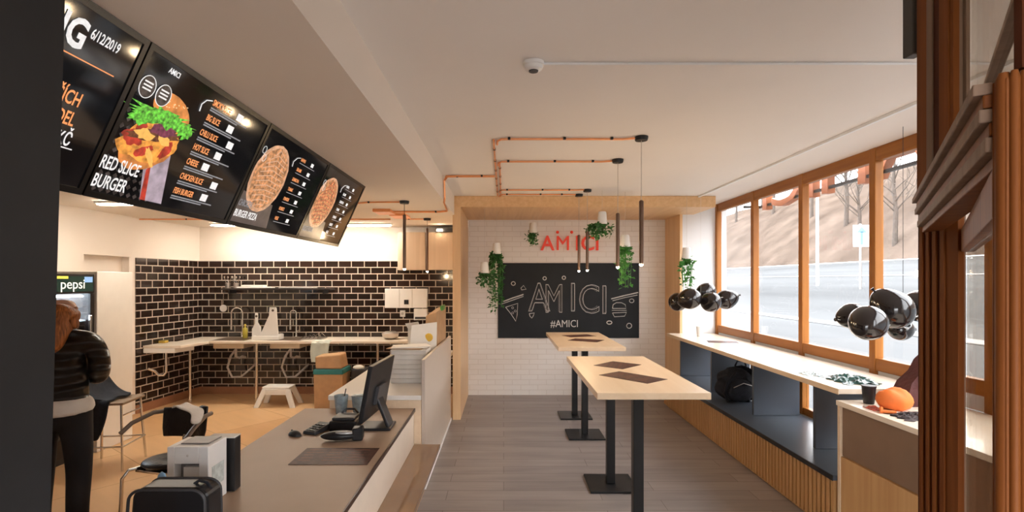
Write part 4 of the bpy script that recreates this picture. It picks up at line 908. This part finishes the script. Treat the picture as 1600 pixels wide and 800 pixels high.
# overhead cabinet / hood
HOOD = wood('hood_birch', (.56, .42, .30), (.64, .49, .36), 'Z', .5)
t = thing('wall_cabinet', 'pale wooden overhead cabinet with rounded left end above the tiles', 'cabinet', (-1.15, 7.9, 2.1))
xl = W(619, 0, 7.75).x; P = [(xl+.12+.12*math.cos(R(a)), 7.87+.12*math.sin(R(a))) for a in range(180, 271, 15)]+[(-.645, 7.75), (-.645, 8.098), (xl, 8.098)]
MB().prism(P, 1.905, 2.46).build('body', HOOD, t, bevel=.002)
for px in (665,): q = W(px, 0, 7.75).x; MB().box(q-.004, q+.004, 7.744, 7.7495, 1.91, 2.455).build('door_gap', mat('gap_dark', (.12, .07, .04), .8), t)
o = MB().box(-1.0, -.68, 7.72, 8.0, 2.4605, 2.52).build('extractor_box', GREYP, bevel=.004); tag(o, 'dark extractor box on top of the overhead cabinet', 'extractor')
MB().box(-.98, -.90, 7.68, 7.72, 2.47, 2.50).build('lamp', emis('small_spot_glow', (1, .8, .55), 12), o)
# bowl etc on the worktop
t = thing('steel_bowl', 'low steel bowl on the right end of the sink worktop', 'bowl', (W(610, 0, 7.75).x, 7.75, .88))
MB().lathe([(.06, .001), (.11, .03), (.125, .09), (.12, .09), (.10, .035), (.05, .01)], (0, 0, 0), 24).build('bowl', STEEL, t, smooth=True, local=True); MB().lathe([(.118, .0905), (.08, .115), (.02, .12)], (0, 0, 0), 24).build('lid', STEEL, t, smooth=True, local=True)
t = thing('wire_tray', 'wire pan rack with pale lid right of the right faucet', 'rack', (W(490, 0, 7.8).x, 7.8, .88))
for q in range(5): MB().tube([(-.14+.06*q, -.12, .02), (-.12+.06*q, 0, .05+.01*q), (-.14+.07*q, .12, .02)], .005, 6).build('wire', CHROME, t, local=True)
MB().box(-.14, .16, -.13, .13, .001, .015).build('tray', STEEL, t, local=True)
x = W(500, 0, 7.46).x
c = MB(); n1, n2 = 10, 8; g = {}
for i in range(n1+1):
    for j in range(n2+1):
        u = i/n1; v = j/n2
        zz = .886 if v < .3 else .886-(v-.3)/.7*.30
        yy = 7.62-v*.5 if v < .3 else 7.468-.004-.006*math.sin(u*14)
        g[i, j] = (x-.13+.26*u+.01*math.sin(v*7), yy, zz+.003*math.sin(u*18))
for s_ in (0, .006):
    vs = {k: c.b.verts.new((v[0], v[1]-s_, v[2]+s_*.3)) for k, v in g.items()}
    for i in range(n1):
        for j in range(n2): c.b.faces.new([vs[k] for k in ((i, j), (i+1, j), (i+1, j+1), (i, j+1))])
o = c.build('dish_towel', mat('mint_towel', (.55, .60, .54), .95, var=.08, bump=.3), smooth=True); tag(o, 'pale green dish towel hanging over the worktop edge', 'towel')
# step stool
t = thing('step_stool', 'small white plastic step stool on the kitchen floor under the worktop', 'stool', (W(436, 0, 7.35).x, 7.35, 0))
MB().box(-.19, .19, -.11, .11, .25, .28).build('seat', WHITEPL, t, local=True, bevel=.01)
for sx in (-1, 1):
    for sy in (-1, 1):
        MB().hexa([(sx*.25-.035, sy*.15-.02, 0), (sx*.25+.035, sy*.15-.02, 0), (sx*.25+.035, sy*.15+.02, 0), (sx*.25-.035, sy*.15+.02, 0), (sx*.15-.04, sy*.09-.02, .249), (sx*.15+.04, sy*.09-.02, .249), (sx*.15+.04, sy*.09+.02, .249), (sx*.15-.04, sy*.09+.02, .249)]).build('leg', WHITEPL, t, local=True, bevel=.006)
MB().box(-.14, .14, -.125, -.10, .17, .249).build('apron', WHITEPL, t, local=True, bevel=.004)
# paper bin
t = thing('waste_bin', 'brown kraft bin bag holder with teal band beside the worktop leg', 'bin', (W(528, 0, 7.55).x, 7.3, 0))
MB().hexa([(-.19, -.17, .002), (.19, -.17, .002), (.19, .17, .002), (-.19, .17, .002), (-.2, -.18, .47), (.2, -.18, .47), (.2, .18, .47), (-.2, .18, .47)]).build('bin', KRAFT, t, local=True, bevel=.01)
MB().box(-.205, .205, -.185, .185, .471, .54).build('band', mat('teal_plastic', (.04, .22, .23), .5), t, local=True, bevel=.012)
MB().hexa([(-.18, -.16, .541), (.18, -.16, .541), (.18, .16, .541), (-.18, .16, .541), (-.19, -.15, .71), (.15, -.15, .74), (.15, .15, .74), (-.19, .15, .71)]).build('paper_fill', KRAFT, t, local=True, bevel=.02)
t = thing('dustpan', 'dark cleaning cloths heaped right of the waste bin', 'cloths', (W(562, 0, 7.4).x, 7.4, 0))
MB().box(-.09, .12, -.12, .12, .001, .52).build('caddy', GREYP, t, local=True, bevel=.02); MB().ball((0, -.05, .53), .07, 1.2, 1, .5, 12).build('cloth', WHITECLOTH, t, local=True)

# ------------------------------------------------------------------ drinks fridge
FR = mat('fridge_black', (.015, .010, .010), .3, var=.1)
t = thing('drinks_fridge', 'tall black drinks fridge with glass door and pepsi header', 'fridge', (-4.4, 5.0, 0))
XA, XF, YA, YZ, ZT = -4.75, -4.145, 4.62, 5.315, 1.81
MB().box(XA, XF-.03, YA, YA+.03, .06, ZT).box(XA, XF-.03, YZ-.03, YZ, .06, ZT).box(XA, XF-.03, YA+.03, YZ-.03, ZT-.03, ZT).box(XA, XF-.03, YA+.03, YZ-.03, .06, .20).box(XA, XA+.03, YA+.03, YZ-.03, .20, ZT-.03).build('cabinet', FR, t, bevel=.004)
MB().box(XA+.031, XA+.04, YA+.031, YZ-.031, .201, ZT-.031).build('liner', WHITEPL, t)
MB().box(XF-.029, XF, YA, YZ, ZT-.19, ZT).build('header', FR, t, bevel=.004)
MB().box(XF+.0005, XF+.003, YA+.02, YZ-.02, ZT-.17, ZT-.02).build('header_sign', mat('pepsi_green_black', (.012, .03, .022), .2, emit=.3), t)
text_mesh('header_lettering', 'pepsi', .135, ink('pepsi_white', (.75, .75, .65), .8), t, frame((XF+.004, 4.90, ZT-.14), (0, 1, 0), (0, 0, 1)), .001, 1.05, local=False)
MB().box(XF+.0035, XF+.005, 4.86, 4.99, ZT-.045, ZT-.02).build('yellow_mark', ink('pepsi_yellow', (.7, .65, .08), .6), t)
MB().box(XF+.0035, XF+.005, YZ-.13, YZ-.03, ZT-.08, ZT-.025).build('blue_mark', ink('pepsi_blue', (.2, .35, .65), .6), t)
MB().box(XF-.029, XF, YA, YA+.04, .2, ZT-.191).box(XF-.029, XF, YZ-.05, YZ, .2, ZT-.191).box(XF-.029, XF, YA+.04, YZ-.05, .2, .25).build('door_frame', FR, t, bevel=.003)
MB().box(XF+.0, XF+.02, YZ-.075, YZ-.052, .5, 1.4).build('door_handle', CHROME, t, bevel=.004)
MB().box(XF-.018, XF-.012, YA+.04, YZ-.05, .25, ZT-.191).build('door_glass', GLASSF, t)
MB().box(XA+.1, XF-.05, YA+.05, YZ-.05, 0, .06).build('plinth', BLACKP, t)
for k in range(5):
    z = .30+k*.26
    MB().box(XA+.05, XF-.06, YA+.035, YZ-.035, z, z+.012).build('shelf', WHITEPL, t)
MB().box(XA+.1, XF-.08, YA+.04, YZ-.04, 1.585, 1.60).build('interior_light', emis('fridge_light', (.85, .92, 1), 14), t)
bc = [((.05, .12, .45), 'blue'), ((.5, .5, .48), 'clear'), ((.05, .10, .35), 'blue'), ((.35, .16, .05), 'amber')]
for k in range(4):
    z = .30+k*.26+.0125
    for j in range(5):
        y = 4.72+j*.13; col, nm = bc[(k+j) % 4] if k < 3 else ((.5, .55, .6), 'clear')
        o = MB().lathe([(.028, 0), (.032, .01), (.032, .12), (.02, .16), (.012, .185), (.012, .2)], (0, 0, 0), 14).build('drink_bottle', mat('bottle_'+nm, col, .15, var=.2), smooth=True)
        o.location = (-4.28, y, z); tag(o, ['leftmost ', 'second from left, ', 'middle ', 'second from right, ', 'rightmost '][j]+nm+' drink bottle on the '+['bottom', 'second lowest', 'third', 'topmost filled'][k]+' fridge shelf', 'bottle', 'bottles in the drinks fridge')

# ------------------------------------------------------------------ chairs
def leg_tube(t, pts, name='leg', r=.011, m=CHROME): MB().tube(pts, r, 8).build(name, m, t, smooth=True, local=True)
t = thing('bar_chair', 'chrome-legged wooden seat chair with a black jacket over its back', 'chair', (-3.72, 4.98, 0), R(8))
MB().box(-.19, .20, -.19, .19, .60, .625).build('seat', mat('brown_seat', (.25, .17, .11), .45, var=.1), t, local=True, bevel=.008)
for sx in (-1, 1):
    for sy in (-1, 1): leg_tube(t, [(sx*.17, sy*.16, .60), (sx*.20, sy*.2, 0)])
leg_tube(t, [(.197, -.19, .22), (.197, .19, .22)], 'stretcher', .008); leg_tube(t, [(-.197, -.19, .22), (.197, -.19, .22)], 'stretcher', .008); leg_tube(t, [(-.197, .19, .22), (.197, .19, .22)], 'stretcher', .008)
leg_tube(t, [(.178, -.17, .5), (.178, .17, .5)], 'stretcher', .007)
leg_tube(t, [(-.17, -.16, .60), (-.24, -.16, .86), (-.24, .16, .86), (-.17, .16, .60)], 'back_frame')
def grid_cloth(name, rows, m, label, cat, thick=.012, parent=None):
    """rows: list of rows of points -> thick cloth surface"""
    b = MB(); vs = [[b.b.verts.new(p) for p in r] for r in rows]
    for a, c in zip(vs, vs[1:]):
        for i in range(len(a)-1): b.b.faces.new((a[i], a[i+1], c[i+1], c[i]))
    o = b.build(name, m, smooth=False)
    for p in o.data.polygons: p.use_smooth = True
    s1 = o.modifiers.new('sub', 'SUBSURF'); s1.levels = 2; s1.render_levels = 2
    s2 = o.modifiers.new('thick', 'SOLIDIFY'); s2.thickness = thick; s2.offset = 1
    tag(o, label, cat); return o
# black jacket draped over the back and seat
rows = []
for (x, z, w_) in ((-3.985, .60, .17), (-4.005, .78, .19), (-3.995, .90, .19), (-3.955, .905, .19), (-3.90, .80, .20), (-3.82, .69, .21), (-3.70, .645, .20), (-3.62, .642, .17)):
    rows.append([(x+.012*math.sin(k*2.1+z*9), 4.96+w_*(k/3-1), z+.012*math.sin(k*1.7+x*20)) for k in range(7)])
grid_cloth('jacket', rows, CLOTHB, 'black jacket draped over the back and seat of the bar chair', 'jacket')
rows = []
for (y, z, w_) in ((4.80, .648, .13), (4.765, .645, .13), (4.755, .52, .13), (4.75, .40, .10), (4.745, .30, .06)):
    rows.append([(-3.72+w_*(k/2-1)+.006*math.sin(k*2+z*9), y-.006*math.sin(k*2.3), z) for k in range(5)])
o = grid_cloth('jacket_sleeve', rows, CLOTHB, 'black garment hanging off the front of the bar chair seat', 'jacket')

t = thing('armchair', 'black leather chair with bent chrome arms and a white cloth', 'chair', (-2.42, 3.72, 0), R(-14))
rows = []
for (z, h) in ((.79, .20), (.72, .20), (.64, .195), (.58, .18)):
    rows.append([(h*(k/3-1), .20+.05*math.cos((k/3-1)*1.4)-(.78-z)*.12, z+.03*((k/3-1) > .4)*(z > .7)) for k in range(7)])
b = MB(); vs = [[b.b.verts.new(p) for p in r] for r in rows]
for a, c in zip(vs, vs[1:]):
    for i in range(6): b.b.faces.new((a[i], a[i+1], c[i+1], c[i]))
o = b.build('backrest', LEATHER, t, smooth=False, local=True); s2 = o.modifiers.new('thick', 'SOLIDIFY'); s2.thickness = .02; bv = o.modifiers.new('round', 'BEVEL'); bv.width = .006
for p in o.data.polygons: p.use_smooth = True
c = MB().ball((0, .06, .455), .17, 1.05, 1.0, .2, 24); c.build('seat', LEATHER, t, smooth=True, local=True)
for sx in (-1, 1):
    leg_tube(t, [(sx*.19, .24, .76), (sx*.23, .14, .765), (sx*.27, .0, .72), (sx*.28, -.08, .665)], 'armrest', .016, mat('worn_arm_pad', (.16, .12, .09), .4))
    leg_tube(t, [(sx*.13, -.02, .43), (sx*.16, -.12, .43), (sx*.18, -.15, .38), (sx*.19, -.16, 0)], 'leg', .012)
    leg_tube(t, [(sx*.16, .16, .43), (sx*.18, .22, .38), (sx*.19, .25, 0)], 'leg', .012)
MB().box(-.04, .04, .205, .225, .44, .60).build('back_post', CHROME, t, local=True, bevel=.004)
MB().box(-.15, .15, -.08, .18, .405, .42).build('seat_frame', CHROME, t, local=True, bevel=.004)
Mx = chain(t)
rows = []
for (x, y, z) in ((-.16, .255, .70), (-.14, .27, .79), (-.08, .24, .815), (.0, .20, .80), (.12, .17, .80), (.21, .10, .79), (.265, .02, .75)):
    rows.append([Mx @ Vector((x+.02*math.sin(k), y+.045*(k-1.5)*(.8), z+.010*math.sin(k*2+x*30))) for k in range(4)])
grid_cloth('white_cloth', rows, WHITECLOTH, 'white cloth draped over the back and arm of the leather chair', 'cloth', .008)

# ------------------------------------------------------------------ person
def skinned(name, m, V, E, Rr, parent, root=0, sub=2):
    me = bpy.data.meshes.new(name); me.from_pydata(V, E, []); o = bpy.data.objects.new(name, me); COL.objects.link(o); me.materials.append(m)
    sk = o.modifiers.new('skin', 'SKIN'); sk.use_smooth_shade = True
    for i, r in enumerate(Rr):
        me.skin_vertices[0].data[i].radius = r if isinstance(r, tuple) else (r, r)
    me.skin_vertices[0].data[root].use_root = True
    s = o.modifiers.new('sub', 'SUBSURF'); s.levels = s.render_levels = sub
    if parent is not None: o.parent = parent
    return o
SKIN = mat('skin', (.62, .36, .25), .5, var=.06)
HAIR = mat('ginger_hair', (.36, .12, .030), .45, var=.55, nscale=22, stretch=(5, 5, .5), bump=.6, bscale=30)
PUFF0 = mat('black_puffer', (.016, .014, .014), .3, var=.6, nscale=9, bump=1.0, bscale=7, stretch=(1, 1, 3.5))
PUFF = PUFF0.copy(); PUFF.name = 'black_puffer_quilted'
_N = PUFF.node_tree.nodes; _L = PUFF.node_tree.links; _wv = _N.new('ShaderNodeTexWave'); _wv.bands_direction = 'Z'; _wv.inputs['Scale'].default_value = 3.2; _wv.inputs['Distortion'].default_value = 2.5; _wv.inputs['Detail'].default_value = 2
_tc = _N.new('ShaderNodeTexCoord'); _L.new(_tc.outputs['Object'], _wv.inputs['Vector']); _b = [n for n in _N if n.type == 'BUMP'][0]
_b.inputs['Distance'].default_value = .03; _L.new(_wv.outputs['Fac'], _b.inputs['Height'])
TROU = mat('black_trousers', (.010, .010, .012), .8, var=.2)
t = thing('person', 'person with long ginger hair, black jacket and black trousers facing the drinks fridge', 'person', (-2.965, 3.5, 0), R(20))
V = [(0, 0, .93), (0, .0, 1.08), (0, -.01, 1.24), (0, -.01, 1.36), (0, 0, 1.44), (0, .015, 1.50), (0, .015, 1.575), (0, .01, 1.625)]
Rr = [(.15, .11), (.125, .095), (.15, .105), (.10, .07), .05, .070, .085, .065]
E = [(i, i+1) for i in range(7)]
def add(chain_, frm):
    for p, r in chain_:
        V.append(p); Rr.append(r); E.append((frm, len(V)-1)); frm = len(V)-1
    return frm
add([((0, .105, 1.54), .012)], 6)                                  # nose
for s in (-1, 1):
    add([((s*.088, .01, 1.555), .014), ((s*.098, .0, 1.57), .012)], 6)   # ears
    add([((s*.09, .0, .86), .088), ((s*.10, .02, .48), .055), ((s*.10, -.01, .26), .05), ((s*.10, -.02, .10), .036), ((s*.10, .02, .045), .036), ((s*.105, .13, .032), .03)], 0)
    wr = add([((s*.17, -.01, 1.35), .055), ((s*.20, .0, 1.22), .045), ((s*.20, .02, 1.09), .038), ((s*.13, .19, 1.06), .032), ((s*.10, .24, 1.07), .024)], 3)
    pm = add([((s*.08, .285, 1.075), (.030, .020))], wr)
    for k in range(4):
        off = (k-1.5)*.019; L = (.9, 1.0, .95, .75)[k]
        add([((s*.075+off*.6, .315, 1.078-off*.5), .0095), ((s*.06+off*.6, .315+.028*L, 1.072-off*.5), .0085), ((s*.05+off*.6, .315+.045*L, 1.052-off*.5), .008)], pm)
    add([((s*.055, .255, 1.095), .0105), ((s*.035, .28, 1.10), .009)], wr)
skinned('body', SKIN, V, E, Rr, t)
for s in (-1, 1): MB().ball((s*.032, .092, 1.565), .011, seg=10).build('eye', mat('eye_dark', (.05, .03, .02), .2), t, local=True, smooth=True)
MB().ball((0, .098, 1.505), .018, 1.2, .4, .35, 10).build('mouth', mat('lips', (.5, .18, .14), .5), t, local=True, smooth=True)
skinned('hair', HAIR, [(0, -.015, 1.60), (0, -.035, 1.54), (0, -.06, 1.46), (-.01, -.12, 1.37), (-.02, -.15, 1.27), (-.08, -.02, 1.50), (-.09, -.03, 1.40), (.08, -.02, 1.50), (.085, -.03, 1.42)], [(0, 1), (1, 2), (2, 3), (3, 4), (1, 5), (5, 6), (1, 7), (7, 8)],
        [.10, .115, .105, (.105, .07), (.07, .04), .045, .04, .045, .035], t)
V = [(0, 0, .875), (0, 0, 1.00), (0, -.01, 1.16), (0, -.015, 1.28), (0, -.02, 1.37), (0, -.01, 1.43)]; Rr = [(.185, .15), (.175, .14), (.175, .14), (.185, .14), (.14, .11), (.085, .085)]; E = [(i, i+1) for i in range(5)]
for s in (-1, 1): add([((s*.185, -.01, 1.345), .078), ((s*.225, .0, 1.22), .075), ((s*.215, .03, 1.10), .068), ((s*.14, .17, 1.065), .05)], 4)
skinned('puffer_jacket', PUFF, V, E, Rr, t)
skinned('white_shirt', WHITECLOTH, [(0, 0, 1.0), (0, 0, .90), (0, 0, .845)], [(0, 1), (1, 2)], [(.19, .16), (.212, .178), (.215, .182)], t)
V = [(0, 0, 1.02), (0, 0, .90)]; Rr = [(.175, .145), (.19, .155)]; E = [(0, 1)]
for s in (-1, 1): add([((s*.095, .0, .82), .105), ((s*.105, .02, .48), .078), ((s*.105, -.01, .26), .07), ((s*.105, -.015, .09), .066)], 1)
skinned('trousers', TROU, V, E, Rr, t)
for s in (-1, 1):
    c = MB().ball((s*.105, .05, .04), .05, 1.0, 2.6, .8, 16)
    for v in c.b.verts: v.co.z = max(v.co.z, 0)
    c.build('shoe', BLACKP, t, local=True, smooth=True)

# ------------------------------------------------------------------ door portal at the right
A = Vector((1.177, 1.485)); B = Vector((.62, .665))
t = thing('door_portal', 'ornate dark wooden door portal with glazing at the right edge', 'door frame', (1.25, 1.5, 0))
def vpx(px, D): return (px-CX)/F*D
# far jamb: moulded reveal running in depth, with a narrow face towards the viewer
XJ = 1.274; D0 = 1.5
def jd(px): return XJ*F/(px-CX)
def reveal(px0, px1, out, z0, z1, m, name): MB().box(XJ-out, XJ+.03, jd(px1), jd(px0)-.0004, z0, z1).build(name, m, t, bevel=.0015)
for k, (a, b_) in enumerate(((1434, 1439), (1439, 1444), (1444, 1449), (1449, 1454), (1454, 1459), (1459, 1465), (1465, 1471), (1471, 1478))):
    reveal(a, b_, (.0, .006)[k % 2], 0, 2.0, DARKW if k % 2 == 0 else DARKW2, 'jamb_moulding')
MB().box(XJ-.001, XJ+.0175, D0-.03, jd(1478)-.001, 0, 2.0).build('door_stile', DARKW2, t, bevel=.002)
MB().box(XJ+.018, XJ+.03, D0-.02, D0+.02, 0, 2.0).build('glazing_bead', TRIMW, t, bevel=.001)
reveal(1432, 1449, 0, 2.001, ZC-.003, DARKW2, 'upper_jamb'); reveal(1449, 1458, .004, 2.001, ZC-.003, TRIMW, 'upper_bead')
reveal(1458, 1468, 0, 2.001, ZC-.003, DARKW, 'upper_jamb'); reveal(1468, 1483, .003, 2.001, ZC-.003, DARKW2, 'upper_jamb')
MB().box(XJ+.001, XJ+.018, D0-.012, D0-.0, 2.001, ZC-.003).build('upper_jamb', DARKW2, t)
MB().box(XJ+.0185, XJ+.030, D0-.01, D0+.02, 2.001, ZC-.003).build('upper_bead', TRIMW, t, bevel=.001)
MB().box(XJ+.0305, XJ+.042, D0-.02, D0+.02, 2.001, ZC-.003).build('upper_bead', TRIMW, t, bevel=.001)
# plane running from the far jamb to the near post
P0 = Vector((vpx(1501, D0), D0, 0)); P1 = Vector((vpx(1550, .68), .68, 0)); u = (P1-P0).normalized(); nrm = Vector((-u.y, u.x, 0))
if nrm.x > 0: nrm = -nrm
def beam(a, b_, z0, z1, out, inn, m, name):
    a = Vector(a); b_ = Vector(b_); pts = [a-nrm*inn, a+nrm*out, b_+nrm*out, b_-nrm*inn]
    return MB().hexa([(p.x, p.y, z0) for p in pts]+[(p.x, p.y, z1) for p in pts]).build(name, m, t, bevel=.002)
C0 = Vector((vpx(1438, 1.6), 1.6, 0)); C1 = Vector((vpx(1552, .66), .66, 0))
uc = (C1-C0).normalized(); nrm_g = nrm; nrm = Vector((-uc.y, uc.x, 0)); nrm = nrm if nrm.x < 0 else -nrm
for k, (z0, z1, out) in enumerate(((1.985, 2.0, .02), (1.968, 1.985, .010), (1.95, 1.967, .014), (1.932, 1.949, .004), (1.912, 1.931, .008), (1.895, 1.911, -.004))):
    beam(C0, C1, z0, z1, out, .05, TRIMW if k % 2 == 0 else DARKW2, 'cornice_moulding')
nrm = nrm_g
beam(P0, P1, 1.83, 1.894, 0, .03, DARKW2, 'head_rail')
beam(P0+u*.02, P1-u*.0, .15, 1.829, -.012, .018, GLASSD, 'door_glass')
beam(P0, P1, 0, .15, 0, .03, DARKW2, 'bottom_rail')
Q0 = Vector((vpx(1508.5, D0), D0, 0)); Q1 = Vector((vpx(1596, .68), .68, 0))
uq = (Q1-Q0).normalized(); nrm = Vector((-uq.y, uq.x, 0)); nrm = nrm if nrm.x < 0 else -nrm
beam(Q0, Q1, 2.0, 2.80, -.01, .016, GLASSD, 'transom_glass')
beam(Q0, Q1, 2.145, 2.157, 0, .02, TRIMW, 'glazing_bar')
# near pilaster: rounded mouldings on a shallow board
D1 = .64; XL = vpx(1573, D1)
MB().box(XL, XL+.04, D1, D1+.02, 0, 1.998).build('near_pilaster', DARKW2, t, bevel=.002)
for (x, y, r) in ((XL+.005, D1+.009, .0085), (vpx(1584, D1), D1-.001, .0055), (vpx(1600, D1), D1-.001, .0065)):
    MB().lathe([(r, 0), (r, 1.997), (r*.6, 2.006)], (x, y, 0), 20).build('round_moulding', DARKW2, t, smooth=True)
MB().box(vpx(1609, D1), vpx(1609, D1)+.25, D1-.02, D1+.02, 0, ZC).build('outer_casing', DARKW, t)
MB().box(vpx(1597, .64), vpx(1609, .64), .64, .65, 2.01, ZC).build('upper_jamb', DARKW, t)
DKG = mat('dark_grey_lintel', (.055, .05, .045), .5)
MB().box(1.272, 1.31, 1.632, 1.675, 2.455, ZC-.003).build('upper_bracket', DKG, t, bevel=.004)
